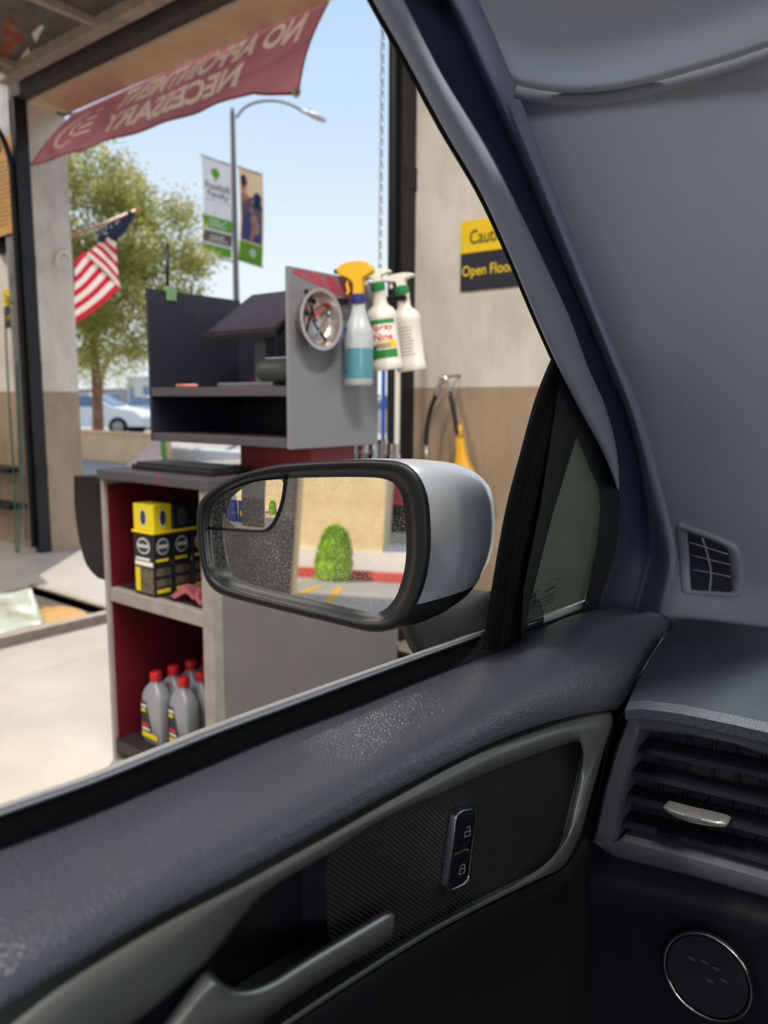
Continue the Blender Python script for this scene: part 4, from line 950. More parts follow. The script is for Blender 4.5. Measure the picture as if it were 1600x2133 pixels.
house(xa, xb, yh, 7, zh-1.0, M_hw, M_roof, 'pale house with clay tile roof behind the shelf unit', [(.1, .25, 1, 2.4), (.4, .6, 1, 2.4), (.72, .9, 1, 2.4), (.2, .4, 3.6, 4.6)])
yh = 40
xa = P(265, 800, PY(yh)).x; xb = P(345, 800, PY(yh)).x
house(xa, xb, yh, 8, P(300, 790, PY(yh)).z, M_hw, None, 'white flat roofed building across the street', [(.05, .2, .5, 2.6), (.42, .6, .5, 2.6), (.75, .95, .5, 2.6)])
xa2 = P(110, 800, PY(yh)).x
house(xa2, xa-1.2, yh+1, 8, P(200, 815, PY(yh)).z, mat('grey_house', (170, 165, 165), .8), None, 'grey low building across the street behind the tree', [(.1, .3, .6, 2.0), (.4, .6, .6, 2.0), (.7, .9, .6, 2.0)])

# ================================================================== the car the picture is taken from
car = thing('car', 'silver car with dark grained interior standing in the garage bay', 'car', (.45, 0, 0))
def leather(name, rgb, rough):
    m = mat(name, rgb, rough, spec=1.0, coat=.3 if name == 'door_leather' else 0)
    m.node_tree.nodes['Principled BSDF'].inputs['Coat Roughness'].default_value = .34
    t = m.node_tree; b_ = t.nodes['Principled BSDF']; co = t.nodes.new('ShaderNodeTexCoord')
    mp = t.nodes.new('ShaderNodeMapping'); mp.inputs['Scale'].default_value = (1, .8, 1); t.links.new(co.outputs['Object'], mp.inputs[0])
    nz = t.nodes.new('ShaderNodeTexNoise'); nz.inputs['Scale'].default_value = 120; nz.inputs['Detail'].default_value = 3; t.links.new(mp.outputs[0], nz.inputs[0])
    ad = t.nodes.new('ShaderNodeMix'); ad.data_type = 'VECTOR'; ad.inputs[0].default_value = .003; t.links.new(mp.outputs[0], ad.inputs[4]); t.links.new(nz.outputs['Color'], ad.inputs[5])
    vo = t.nodes.new('ShaderNodeTexVoronoi'); vo.feature = 'DISTANCE_TO_EDGE'; vo.inputs['Scale'].default_value = 360; t.links.new(ad.outputs[1], vo.inputs['Vector'])
    mn = t.nodes.new('ShaderNodeMath'); mn.operation = 'MINIMUM'; mn.inputs[1].default_value = .3; t.links.new(vo.outputs['Distance'], mn.inputs[0])
    bp = t.nodes.new('ShaderNodeBump'); bp.inputs['Strength'].default_value = .75; bp.inputs['Distance'].default_value = .0011; t.links.new(mn.outputs[0], bp.inputs['Height']); t.links.new(bp.outputs[0], b_.inputs['Normal'])
    return m
M_lea = leather('door_leather', (82, 85, 98), .33)
M_dashp = leather('dash_pad', (54, 62, 76), .6)
M_trimg = mat('satin_grey_trim', (112, 115, 112), .38, metal=.35, bump=.03, bscale=900)
M_bez = mat('dash_bezel', (92, 92, 100), .45, metal=.3)
M_dark = mat('dark_interior', (17, 19, 25), .55, bump=.05, bscale=400)
M_seal = mat('rubber_seal', (13, 14, 18), .7, spec=.15)
M_frame = mat('window_frame_grey', (140, 144, 160), .5, bump=.04, bscale=500)
M_navyseal = mat('opening_seal', (36, 44, 70), .6, bump=.05, bscale=300)
M_head = mat('headliner_cloth', (172, 179, 193), .95, bump=.12, bscale=700, sheen=.2)
M_pill = mat('pillar_trim_cloth', (174, 181, 194), .9, bump=.12, bscale=700, sheen=.2)
M_ventg = mat('grey_vent_plastic', (168, 170, 180), .6)
M_paint = mat('silver_body_paint', (172, 178, 188), .25, metal=.35, coat=.8)
M_satin = mat('satin_metal', (180, 183, 182), .28, metal=.75)
M_belt = mat('bright_belt_metal', (238, 240, 244), .3, metal=.5)

NC = 90
EXT = (-1.15, -.85, -.6, -.4, -.25, -.12)
def carry(rows, rise=.02): return [[V((r[0].x, r[0].y+k, r[0].z-rise*k)) for k in EXT]+r for r in rows]
def prow(pts, pl, n=NC): return onplane(resample(pts, n), pl)
# --- door panel: leather upper
top_e = [(-260, 1868), (0, 1770), (187, 1700), (387, 1616), (562, 1542), (750, 1470), (875, 1419), (1000, 1370), (1060, 1352), (1105, 1330), (1150, 1304), (1205, 1280), (1270, 1266), (1340, 1272), (1405, 1287)]
bot_e = [(-260, 2290), (0, 2106), (125, 2025), (312, 1916), (469, 1837), (625, 1753), (812, 1652), (1000, 1558), (1100, 1518), (1200, 1489), (1288, 1476)]
ra_, rb_ = resample(top_e, NC), resample(bot_e, NC)
rows = []
K = 16
for j in range(K+1):
    f_ = j/K; x_ = -.338+.066*(1-(1-f_)**2.2)
    row = []
    for i in range(NC):
        p_ = ra_[i].lerp(rb_[i], f_); bl_ = min(1, max(0, (i/NC-.73)/.09)); x0 = -.358*(1-bl_)-.338*bl_; xx = x0+(-.272-x0)*(1-(1-f_)**(1.5+.8*min(1, i/NC*1.5)))
        row.append(P(p_.x, p_.y, PX(xx)))
    rows.append(row)
back = [p+V((-.03, 0, -.012)) for p in rows[0]]
low = [p+V((-.012, 0, -.006)) for p in rows[-1]]
b = MB(); b.grid(carry([back]+rows+[low])); door = b.build('door_panel', M_lea, car, smooth=True); door['label'] = 'dark grained leather upper door panel'
# belt strip, seal
st_t = [(-260, 1775), (0, 1679), (187, 1616), (344, 1553), (453, 1509), (625, 1447), (812, 1381), (1020, 1308)]
st_b = [(-260, 1798), (0, 1701), (187, 1635), (344, 1572), (453, 1528), (625, 1464), (812, 1394), (1020, 1318)]
mid_ = [(p[0], p[1]*.5+q[1]*.5) for p, q in zip(st_t, st_b)]
b = MB()
def strip_row(fr, x_): return prow([(p[0], p[1]+(q[1]-p[1])*fr) for p, q in zip(st_t, st_b)], PX(x_))
prf = []
for c0_, c1_ in ((0, .5), (.55, 1.0)):
    for k in range(7):
        a = math.pi*k/6; prf.append((c0_+(c1_-c0_)*(1-math.cos(a))/2, -.368-.002*c0_+.004*math.sin(a)))
b.grid(carry([[p+V((-.01, 0, -.004)) for p in strip_row(0, -.368)]]+[strip_row(*q) for q in prf]+[[p+V((0, 0, -.01)) for p in strip_row(1, -.369)]]))
o = b.build('belt_strip', M_belt, door, smooth=True); o['label'] = 'bright chrome belt strip'
b = MB(); s1 = prow([(p[0], p[1]+2) for p in st_b], PX(-.364)); s2 = prow([(p[0], p[1]+24) for p in st_b], PX(-.3625)); s3 = prow([(p[0], p[1]+30) for p in st_b], PX(-.362))
e1 = prow([(q[0], q[1]+2) for q in top_e[:10]]+[(1102, 1345)], PX(-.360)); 
s2b = [p.lerp(q, .35)+V((0, 0, -.006)) for p, q in zip(s3, e1)]
b.grid(carry([[p+V((0, 0, -.02)) for p in s1], s1, s2, s3, s2b, e1, [p+V((.004, 0, -.012)) for p in e1]])); b.build('belt_seal', M_seal, door, smooth=True)
# --- satin grey trim ribbon around the textured insert
C5 = [(-120, 2235), (0, 2142), (125, 2048), (312, 1937), (469, 1857), (625, 1772), (680, 1742), (840, 1650), (1000, 1566), (1160, 1508), (1262, 1484), (1281, 1494), (1264, 1545), (1234, 1650), (1208, 1745), (1178, 1802), (1128, 1829), (1006, 1889), (886, 1954), (711, 2064), (547, 2174)]
C6 = [(215, 2200), (281, 2133), (350, 2081), (425, 2012), (487, 1937), (537, 1875), (594, 1831), (700, 1770), (800, 1706), (960, 1634), (1080, 1585), (1185, 1548), (1212, 1546), (1218, 1565), (1190, 1688), (1174, 1755), (1152, 1792), (1118, 1818), (1000, 1876), (880, 1940), (704, 2050), (540, 2160)]
n5 = 120
o5, o6 = resample(C5, n5), resample(C6, n5)
b = MB(); rows = []
for f_, x_ in ((0, -.276), (.06, -.268), (.3, -.263), (.7, -.263), (.93, -.267), (1, -.273)):
    rows.append([P(*o5[i].lerp(o6[i], f_).xy, PX(x_)) for i in range(n5)])
rows.insert(0, [p+V((-.012, 0, 0)) for p in rows[0]]); rows.append([p+V((-.016, 0, 0)) for p in rows[-1]])
b.grid(carry(rows, -.12)); o = b.build('door_trim', M_trimg, door, smooth=True); o['label'] = 'satin grey curved trim surround'
# textured insert (fine pyramids) and pull cup
m = mat('pyramid_insert', (27, 28, 33), .4); t = m.node_tree; b_ = t.nodes['Principled BSDF']; co = t.nodes.new('ShaderNodeTexCoord'); sp_ = t.nodes.new('ShaderNodeSeparateXYZ'); t.links.new(co.outputs['Object'], sp_.inputs[0])
def sinn(inp, k, ph=0):
    a = t.nodes.new('ShaderNodeMath'); a.operation = 'MULTIPLY'; a.inputs[1].default_value = k; t.links.new(inp, a.inputs[0]); s = t.nodes.new('ShaderNodeMath'); s.operation = 'SINE'; t.links.new(a.outputs[0], s.inputs[0]); return s.outputs[0]
ad = t.nodes.new('ShaderNodeMath'); ad.operation = 'ADD'; sb = t.nodes.new('ShaderNodeMath'); sb.operation = 'SUBTRACT'
for n_ in (ad, sb): t.links.new(sp_.outputs['Y'], n_.inputs[0]); t.links.new(sp_.outputs['Z'], n_.inputs[1])
mu = t.nodes.new('ShaderNodeMath'); mu.operation = 'ADD'; t.links.new(sinn(ad.outputs[0], 1750), mu.inputs[0]); t.links.new(sinn(sb.outputs[0], 1750), mu.inputs[1])
bp = t.nodes.new('ShaderNodeBump'); bp.inputs['Strength'].default_value = .8; bp.inputs['Distance'].default_value = .0005; t.links.new(mu.outputs[0], bp.inputs['Height']); t.links.new(bp.outputs[0], b_.inputs['Normal']); M_pyr = m
ins = [(690, 1768), (800, 1700), (960, 1628), (1080, 1579), (1190, 1542), (1222, 1545), (1224, 1570), (1196, 1690), (1178, 1762), (1156, 1798), (1122, 1824), (1000, 1884), (880, 1950), (790, 2002), (700, 1990), (680, 1880)]
b = MB(); ring = onplane(resample(ins, 80, True), PX(-.2755)); b.add(ring, [tuple(range(80))]); o = b.build('textured_insert', M_pyr, door); o['label'] = 'black fine pyramid textured door insert'
cup = [(150, 2260), (281, 2125), (350, 2073), (425, 2004), (487, 1929), (537, 1867), (594, 1823), (695, 1768), (705, 1880), (712, 1985), (790, 2005), (704, 2060), (540, 2172), (400, 2270)]
b = MB(); c_o = resample(cup, 90, True); r0 = onplane(c_o, PX(-.2757)); cen = sum((V(p) for p in r0), V())/90
r1 = [p+V((-.03, 0, 0))+(cen-p)*.10 for p in r0]; b.grid([r0, [p+V((-.008, 0, 0))+(cen-p)*.01 for p in r0], r1], closed=True); b.add(r1, [tuple(range(90))]); b.build('pull_cup', M_dark, door, smooth=True, auto=40)
# lower door
lowd = [(547, 2178), (711, 2068), (886, 1958), (1006, 1893), (1128, 1833), (1180, 1806), (1220, 1740)]
b = MB(); r0 = prow(lowd, PX(-.270), 40); r0 = carry([r0], -.3)[0]; b.grid([r0, [p+V((.004, 0, -.012)) for p in r0], [p+V((-.012, 0, -.03)) for p in r0], [V((-.285, p.y, p.z-.13)) for p in r0], [V((-.285, p.y, .30)) for p in r0]]); b.build('lower_panel', M_dark, door, smooth=True)
MB().box((-.40, -1.2, .28), (-.30, .80, .93)).build('door_core', M_dark, door)
# lock switch
sw = [P(946, 1687, PX(-.272)), P(990, 1680, PX(-.272)), P(971, 1838, PX(-.272)), P(924, 1860, PX(-.272))]   # tl tr br bl
def rquad(q, rad_u, rad_v, n=6):
    tl, tr, br, bl = q; f = bil(bl, br, tr, tl); out = []
    for cu, cv, a0 in ((1-rad_u, 1-rad_v, 0), (rad_u, 1-rad_v, 90), (rad_u, rad_v, 180), (1-rad_u, rad_v, 270)):
        for k in range(n+1):
            a = math.radians(a0+90*k/n); out.append(f(cu+rad_u*math.cos(a), cv+rad_v*math.sin(a)))
    return out
ro = rquad(sw, .32, .09); cen = sum(ro, V())/len(ro)
b = MB(); i0 = [p.lerp(cen, .045)+V((0, 0, 0)) for p in ro]
def inset(r, dmm): 
    c = sum(r, V())/len(r); return [p+(c-p).normalized()*dmm for p in r]
i1 = inset(ro, .0016)
b.grid([[p+V((-.003, 0, 0)) for p in ro], [p+V((.002, 0, 0)) for p in ro], [p+V((.003, 0, 0)) for p in inset(ro, .0008)], [p+V((.0015, 0, 0)) for p in i1], [p+V((-.003, 0, 0)) for p in i1]], closed=True)
swf = b.build('lock_switch', M_chrome, door, smooth=True); swf['label'] = 'chrome framed door lock switch'
fq = bil(sw[3], sw[2], sw[1], sw[0])
for nm, v0, v1 in (('unlock', .515, 1), ('lock', 0, .485)):
    q = [fq(.05, v1-.012), fq(.95, v1-.012), fq(.95, v0+.012), fq(.05, v0+.012)]; r = rquad(q, .3, .16)
    if nm == 'lock': r = rquad(q, .3, .16)
    cc = sum(r, V())/len(r); b = MB(); b.grid([[p+V((-.002, 0, 0)) for p in r], [p+V((.0012, 0, 0)) for p in r], [p.lerp(cc, .12)+V((.0022, 0, 0)) for p in r], [p.lerp(cc, .6)+V((.0015, 0, 0)) for p in r]], closed=True); b.fan([p.lerp(cc, .6)+V((.0015, 0, 0)) for p in r])
    b.build('rocker', mat('gloss_rocker', (24, 25, 30), .22), door, smooth=True, auto=60)
M_icon = mat('icon_grey', (168, 172, 172), .5)
def lock_icon(cu, cv, openit):
    b = MB(); f = lambda u, v: fq(cu+.17*u, cv+.062*v)+V((.0030, 0, 0))
    def seg(pts, wd=.16):
        for p, q in zip(pts, pts[1:]):
            d = V((q[0]-p[0], (q[1]-p[1]), 0)); n_ = V((-d.y, d.x, 0)).normalized()*wd*.5
            b.add([f(p[0]-n_.x, p[1]-n_.y*1.0), f(q[0]-n_.x, q[1]-n_.y), f(q[0]+n_.x, q[1]+n_.y), f(p[0]+n_.x, p[1]+n_.y)], [(0, 1, 2, 3)])
    seg([(-.72, -1), (.72, -1), (.72, 0), (-.72, 0), (-.72, -1.07)])
    if openit: seg([(.55, 0), (.55, .55), (.35, .85), (0, .95), (-.3, .85), (-.45, .62)])
    else: seg([(-.55, 0), (-.55, .5), (-.35, .82), (0, .92), (.35, .82), (.55, .5), (.55, 0)])
    b.build('lock_mark', M_icon, door)
lock_icon(.60, .72, True); lock_icon(.56, .25, False)
b = MB(); b.add([fq(.25, .505)+V((.0028, 0, 0)), fq(.72, .505)+V((.0028, 0, 0)), fq(.72, .514)+V((.0028, 0, 0)), fq(.25, .514)+V((.0028, 0, 0))], [(0, 1, 2, 3)]); b.build('switch_ridge', M_chrome, door)
# inner door handle
ht = [(822, 1903), (803, 1896), (740, 1932), (625, 2000), (560, 2040), (505, 2057), (465, 2048), (431, 2023), (400, 2055), (365, 2100), (320, 2160)]
hb = [(820, 1945), (800, 1965), (740, 2000), (640, 2062), (585, 2100), (545, 2130), (520, 2150), (490, 2165), (460, 2180), (420, 2200), (360, 2230)]
n_h = 50; a_, c_ = resample(ht, n_h), resample(hb, n_h)
rows = [[P(*a_[i].xy, PX(-.292)) for i in range(n_h)]]
for f_, x_ in ((0, -.262), (.10, -.2535), (.22, -.251), (.6, -.254), (1, -.268)): rows.append([P(*a_[i].lerp(c_[i], f_).xy, PX(x_)) for i in range(n_h)])
rows.append([p+V((-.03, 0, 0)) for p in rows[-1]])
b = MB(); b.grid(rows); o = b.build('door_handle', M_satin, door, smooth=True); o['label'] = 'satin metal inner door handle lever'

# --- window frame, divider and quarter light
G1 = [(700, -150), (780, 5), (841, 112), (921, 262), (1000, 398), (1061, 530), (1108, 642), (1152, 742), (1205, 850), (1252, 935), (1286, 1020)]
G2 = [(755, -150), (841, 0), (921, 155), (1014, 305), (1085, 445), (1141, 562), (1186, 660), (1225, 765), (1262, 850), (1286, 945), (1290, 1020)]
n_g = 60
b = MB(); g1, g2 = resample(G1, n_g), resample(G2, n_g); rows = []
for f_, x_ in ((0, -.352), (0, -.338), (.06, -.332), (.4, -.327), (.85, -.328), (1, -.334)): rows.append([P(*g1[i].lerp(g2[i], f_).xy, SP(x_)) for i in range(n_g)])
b.grid(carry(rows, -.05)); wfm = b.build('window_frame', M_frame, car, smooth=True); wfm['label'] = 'grey inner window frame along the pillar'
G3 = [(900, -150), (1005, 5), (1072, 165), (1130, 325), (1250, 640), (1330, 840), (1375, 1000), (1409, 1140), (1404, 1205), (1388, 1278), (1392, 1330)]
G2l = G2+[(1292, 1060), (1286, 1130), (1266, 1205), (1250, 1255), (1240, 1310)]
g2, g3 = resample(G2l, 70), resample(G3, 70); rows = []
for f_, x_ in ((-.14, -.350), (0, -.342), (.02, -.341), (.45, -.340), (.52, -.331), (.60, -.326), (.68, -.327), (.76, -.334), (.9, -.336), (1, -.335)): rows.append([P(*(g2[i]+(g3[i]-g2[i])*f_).xy, SP(x_)) for i in range(70)])
b = MB(); b.grid(rows); o = b.build('opening_seal', M_navyseal, wfm, smooth=True); o['label'] = 'dark rubber door opening seal'
# outer glass run lip on the frame
b = MB(); b.tube([P(*p.xy, SP(-.352)) for p in resample(G1[:8], 40)], .0035, 6); b.build('glass_run', M_seal, wfm, smooth=True)
D1 = [(1152, 738), (1116, 827), (1084, 942), (1052, 1067), (1024, 1226), (1006, 1352)]
D2 = [(1206, 895), (1180, 978), (1151, 1073), (1119, 1197), (1097, 1296), (1089, 1346)]
Dm = [(1172, 762), (1138, 850), (1108, 950), (1076, 1075), (1050, 1228), (1032, 1352)]
d1, dm, d2 = resample(D1, 40), resample(Dm, 40), resample(D2, 40)
rows = [[P(*p.xy, SP(-.37)) for p in d1], [P(*p.xy, SP(-.350)) for p in d1]]
rows += [[P(*d1[i].lerp(dm[i], .8).xy, SP(-.347)) for i in range(40)], [P(*dm[i].xy, SP(-.352)) for i in range(40)]]
for f_, x_ in ((.1, -.348), (.28, -.344), (.42, -.345), (.5, -.350), (.6, -.349), (1, -.349)): rows.append([P(*dm[i].lerp(d2[i], f_).xy, SP(x_)) for i in range(40)])
rows.append([p+V((-.012, 0, 0)) for p in rows[-1]])
b = MB(); b.grid(rows); o = b.build('window_divider', M_seal, wfm, smooth=True); o['label'] = 'black divider bar between door glass and quarter light'
# black surround of the quarter light
qg = [(1201, 909), (1231, 981), (1245, 1012), (1251, 1051), (1244, 1130), (1231, 1194), (1218, 1250), (1097, 1296), (1119, 1197), (1151, 1073)]
qs = [(1170, 765), (1262, 850), (1285, 950), (1293, 1060), (1287, 1130), (1268, 1200), (1250, 1268), (1085, 1350), (1090, 1230), (1125, 1060)]
def smooth_ring(pts, n=80): return resample(pts, n, True, 4)
def poly_ring(pts, per=8):
    out = []
    for i, p in enumerate(pts):
        q = pts[(i+1) % len(pts)]
        for k in range(per): out.append(V((p[0]+(q[0]-p[0])*k/per, p[1]+(q[1]-p[1])*k/per, 0)))
    return out
qh = [(1214, 1271) if p == (1218, 1250) else (1092, 1319) if p == (1097, 1296) else p for p in qg]
a_, c_ = poly_ring(qh), poly_ring(qs)
b = MB(); b.grid([[P(*p.xy, SP(-.354)) for p in a_], [P(*p.xy, SP(-.345)) for p in a_], [P(*p.lerp(q, .5).xy, SP(-.343)) for p, q in zip(a_, c_)], [P(*q.xy, SP(-.342)) for q in c_]], closed=True); b.build('quarter_surround', M_dark, wfm, smooth=True, auto=50)
M_qg = glass_mat('quarter_glass', (84, 108, 102), .42, .16, .05)
b = MB(); rg = [P(*p.xy, SP(-.352)) for p in poly_ring(qg, 1)]; b.add(rg, [tuple(range(len(rg)))]); o = b.build('quarter_glass', M_qg, wfm); o['label'] = 'dusty green tinted quarter light glass'
def gq(x, y): return P(x, y, SP(-.3512))
b = MB()
fe = [gq(1156+11*math.cos(a)*.9+3*math.sin(a), 1212-8*math.sin(a)-4*math.cos(a)) for a in [2*math.pi*k/20 for k in range(20)]]
b.tube(fe+[fe[0]], .0002, 4); b.build('glass_oval_mark', M_ink, wfm)
for k, (x0, y0, x1, y1, n_) in enumerate(((1112, 1236, 1127, 1230, 4), (1136, 1234, 1158, 1224, 5), (1136, 1243, 1156, 1235, 6), (1122, 1252, 1156, 1240, 8), (1124, 1258, 1158, 1246, 8), (1104, 1266, 1118, 1261, 4), (1122, 1266, 1156, 1253, 7))):
    b = MB()
    for i in range(n_):
        u0, u1 = i/n_, (i+.7)/n_; xa_, xb_ = x0+(x1-x0)*u0, x0+(x1-x0)*u1; ya_, yb_ = y0+(y1-y0)*u0, y0+(y1-y0)*u1; h_ = 4 if k == 1 else 2
        b.add([gq(xa_, ya_), gq(xb_, yb_), gq(xb_, yb_-h_), gq(xa_, ya_-h_)], [(0, 1, 2, 3)])
    o = b.build('glass_print', M_ink, wfm); o['kind'] = 'stuff'
for y_ in (1241, 1254):
    b = MB(); b.add([gq(1110, y_), gq(1118, y_-3), gq(1115, y_-6), gq(1113, y_+4)], [(0, 1, 2, 3)]); b.build('glass_print_arrow', M_ink, wfm)
b = MB(); q0, q1 = [(1100, 1289), (1160, 1270), (1221, 1248)], [(1096, 1311), (1160, 1288), (1218, 1266)]
b.grid([prow(q0, SP(-.356), 20), prow([(p[0], p[1]+4) for p in q0], SP(-.352), 20), prow([(p[0], p[1]+8) for p in q0], SP(-.354), 20), prow([(p[0], p[1]+12) for p in q0], SP(-.352), 20), prow(q1, SP(-.354), 20)]); o = b.build('quarter_strip', M_belt, wfm, smooth=True)
b = MB(); sq = prow(q1, SP(-.352), 20); b.grid([sq, prow([(1090, 1350), (1150, 1312), (1250, 1272)], PX(-.342), 20)]); b.build('quarter_seal', M_seal, wfm, smooth=True)

# --- A-pillar trim and headliner
PL = [(1068, 157), (1076, 185), (1130, 327), (1250, 642), (1330, 842), (1375, 1002), (1407, 1142), (1402, 1205), (1386, 1278), (1392, 1335), (1412, 1290)]
left = [P(*p.xy, SP(-.331)) for p in resample(PL[:-1], 50)]
n_p = 50
rows = []
rt_b, rt_t = V((-.135, 1.10, .875)), V((-.075, .58, 1.445))
for f_, bul in ((0, 0), (.03, .006), (.08, .009), (.3, .016), (.6, .022), (1, .0)):
    row = []
    for i in range(n_p):
        t_ = i/(n_p-1); R_ = rt_t.lerp(rt_b, t_); p = left[i].lerp(R_, f_); row.append(p+V((.3, -1, .3))*bul*1.0)
    rows.append(row)
b = MB(); b.grid(rows); pil = b.build('pillar_trim', M_pill, car, smooth=True); pil['label'] = 'light grey windscreen pillar trim'
def on_mesh(o, x, y, up=0.0):                     # where the pixel meets an existing part
    dg = bpy.context.evaluated_depsgraph_get(); org = ORG[o.name]
    ok, loc, nr, _ = o.ray_cast(CAM-org, ray(x, y).normalized())
    if not ok: return P(x, y, PY(.98))
    if nr.dot(ray(x, y)) > 0: nr = -nr
    return loc+org+nr*up
bpy.context.view_layer.update()
vo_ = [(1413, 1092), (1430, 1093), (1480, 1110), (1527, 1131), (1543, 1152), (1548, 1190), (1547, 1228), (1538, 1241), (1490, 1240), (1432, 1236), (1423, 1222), (1419, 1160)]
vi_ = [(1434, 1108), (1450, 1111), (1480, 1121), (1510, 1136), (1520, 1148), (1523, 1190), (1527, 1218), (1524, 1232), (1490, 1231), (1446, 1228), (1440, 1222), (1438, 1165)]
ro, ri = resample(vo_, 72, True), resample(vi_, 72, True)
b = MB(); b.grid([[on_mesh(pil, *p.xy, 0) for p in ro], [on_mesh(pil, *p.xy, .0035) for p in ro], [on_mesh(pil, *ro[i].lerp(ri[i], .15).xy, .005) for i in range(72)], [on_mesh(pil, *ri[i].xy, .0035) for i in range(72)], [on_mesh(pil, *ri[i].xy, .0006) for i in range(72)]], closed=True)
vg = b.build('side_vent', M_ventg, pil, smooth=True); vg['label'] = 'grey side window demister vent'
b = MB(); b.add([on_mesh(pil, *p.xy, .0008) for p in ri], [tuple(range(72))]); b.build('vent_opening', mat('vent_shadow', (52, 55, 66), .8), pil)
for (x0, y0, x1, y1) in ((1438, 1126, 1520, 1151), (1442, 1153, 1525, 1173), (1444, 1184, 1526, 1199)):
    b = MB(); b.tube([on_mesh(pil, x0+(x1-x0)*k/8, y0+(y1-y0)*k/8, .003) for k in range(9)], .0011, 6); b.build('vent_slat', M_ventg, pil, smooth=True)
b = MB(); b.tube([on_mesh(pil, *p.xy, .003) for p in resample([(1466, 1117), (1476, 1150), (1484, 1190), (1481, 1230)], 14)], .0016, 6); b.build('vent_divider', M_ventg, pil, smooth=True)
# headliner: its front edge laps over the top of the pillar trim
SM = [(1066, 156), (1088, 168), (1187, 181), (1300, 171), (1450, 132), (1600, 84), (1900, -30)]
def g3x(y): return 1068-(157-y)*.415 if y > 5 else 1005-(5-y)*.68
rows = []
for dy, z_ in ((-14, 1.409), (-5, 1.4005), (2, 1.399), (12, 1.402), (40, 1.412), (90, 1.419), (160, 1.424), (260, 1.428)):
    pts = [(g3x(156-dy)-3, 156-dy)]+[(g3x(156-dy)+(p[0]-1066)*(1+dy*.0008), p[1]-dy) for p in SM[1:]]
    rows.append([P(*p.xy, PZ(z_)) for p in resample(pts, 60)])
for r in rows:
    x0_ = r[-1]; r += [V((x0_.x+.2*k, x0_.y, x0_.z+.008*k)) for k in range(1, 7)]
last = rows[-1]
for k in range(1, 12): rows.append([V((p.x-.004*k, p.y-.12*k, p.z+.003*k)) for p in last])
b = MB(); b.grid(rows); hl = b.build('headliner', M_head, car, smooth=True)
sb_ = [on_mesh(pil, p.x, p.y+20, .0025) for p in resample(SM[:6], 40)]
b = MB(); b.tube(sb_[1:], .0045, 8); b.build('seam_bead', M_pill, pil, smooth=True)

# --- dashboard
lipz = .911
def dpt(x, y): return P(x, y, PY(.70))
tl_e = [(1412, 1291), (1360, 1360), (1325, 1425), (1308, 1462)]
le = [P(1413, 1290, PZ(.925)), P(1362, 1358, PZ(.922)), P(1327, 1424, PZ(.917)), P(1309, 1462, PZ(.912))]
le = catmull(le, 6); rows = []
dashbk = [V((p.x, p.y, p.z)) for p in le]
b = MB(); n_d = len(le)
for k in range(18):
    f_ = k/17
    row = []
    for i, p in enumerate(le):
        t_ = i/(n_d-1); yR = 1.13*(1-t_)+.72*t_; q = V((1.25, yR, p.z+.03)); r_ = p.lerp(q, f_**1.6); r_.z += .010*math.sin(min(1, f_*6)*math.pi/2)*(.4+.6*t_)
        row.append(r_)
    rows.append(row)
front = [r[-1] for r in rows]
f1 = [p+V((0, -.008, -.006)) for p in front]; f2 = [p+V((0, -.006, -.016)) for p in front]; f3 = [p+V((0, .02, -.022)) for p in front]
b.grid(rows); b.grid([front, f1, f2, f3]); sidew = [r for r in rows[0]]; b.grid([sidew, [p+V((-.003, .003, -.012)) for p in sidew], [p+V((-.03, .03, -.05)) for p in sidew], [p+V((-.06, .03, -.3)) for p in sidew]])
dash = b.build('dashboard', M_dashp, car, smooth=True, auto=60); dash['label'] = 'dark grained dashboard top pad'
M_dsh = M_dark
# vent surround
def zc(zx, zy): return (1200+zx/3.035, 1430+zy/3.035)
vo = [zc(*p) for p in ((345, 148), (700, 192), (1000, 250), (1214, 318), (1600, 470), (2000, 640), (2000, 1680), (1600, 1500), (1214, 1335), (700, 1190), (240, 1075), (105, 985), (180, 650), (250, 400))]
vi = [zc(*p) for p in ((420, 282), (700, 305), (1000, 365), (1214, 440), (1560, 590), (1900, 760), (1900, 1500), (1560, 1330), (1214, 1195), (740, 1060), (300, 950), (245, 995), (300, 680), (375, 420))]
NV = 140
def blend_ring(pts, n): return resample(pts, n, True, 6)
po, pi_ = poly_ring(vo, 12), poly_ring(vi, 12)
yv = .715
b = MB(); NR = len(po)
b.grid([[P(*p.xy, PY(yv+.03)) for p in po], [P(*p.xy, PY(yv)) for p in po], [P(*po[i].lerp(pi_[i], .12).xy, PY(yv-.004)) for i in range(NR)], [P(*po[i].lerp(pi_[i], .8).xy, PY(yv-.003)) for i in range(NR)], [P(*p.xy, PY(yv+.002)) for p in pi_], [P(*p.xy, PY(yv+.004))+V((0, .035, 0)) for p in pi_]], closed=True)
o = b.build('vent_surround', M_bez, dash, smooth=True, auto=50); o['label'] = 'satin grey air vent surround'
b = MB(); b.add([P(*p.xy, PY(yv+.004))+V((0, .036, 0)) for p in pi_], [tuple(range(NR))]); b.build('vent_cavity', M_dark, dash)
for (za, zb_, ya, yb) in ((400, 1800, 395, 690), (360, 1800, 548, 885), (330, 1800, 705, 1075), (310, 1800, 868, 1260)):
    a = P(*zc(za, ya), PY(yv+.012)); c = P(*zc(zb_, yb), PY(yv+.012)); b = MB()
    sec = [V((0, -.006, -.001)), V((0, -.003, .0028)), V((0, .016, .006)), V((0, .018, .003)), V((0, .0, -.003))]
    b.grid([[a+s for s in sec], [a.lerp(c, .5)+s+V((0, 0, .0008)) for s in sec], [c+s for s in sec]], closed=True); b.fan([a+s for s in sec]); b.build('vent_slat', mat('slat_plastic', (22, 24, 30), .75, spec=.12), dash, smooth=True, auto=40)
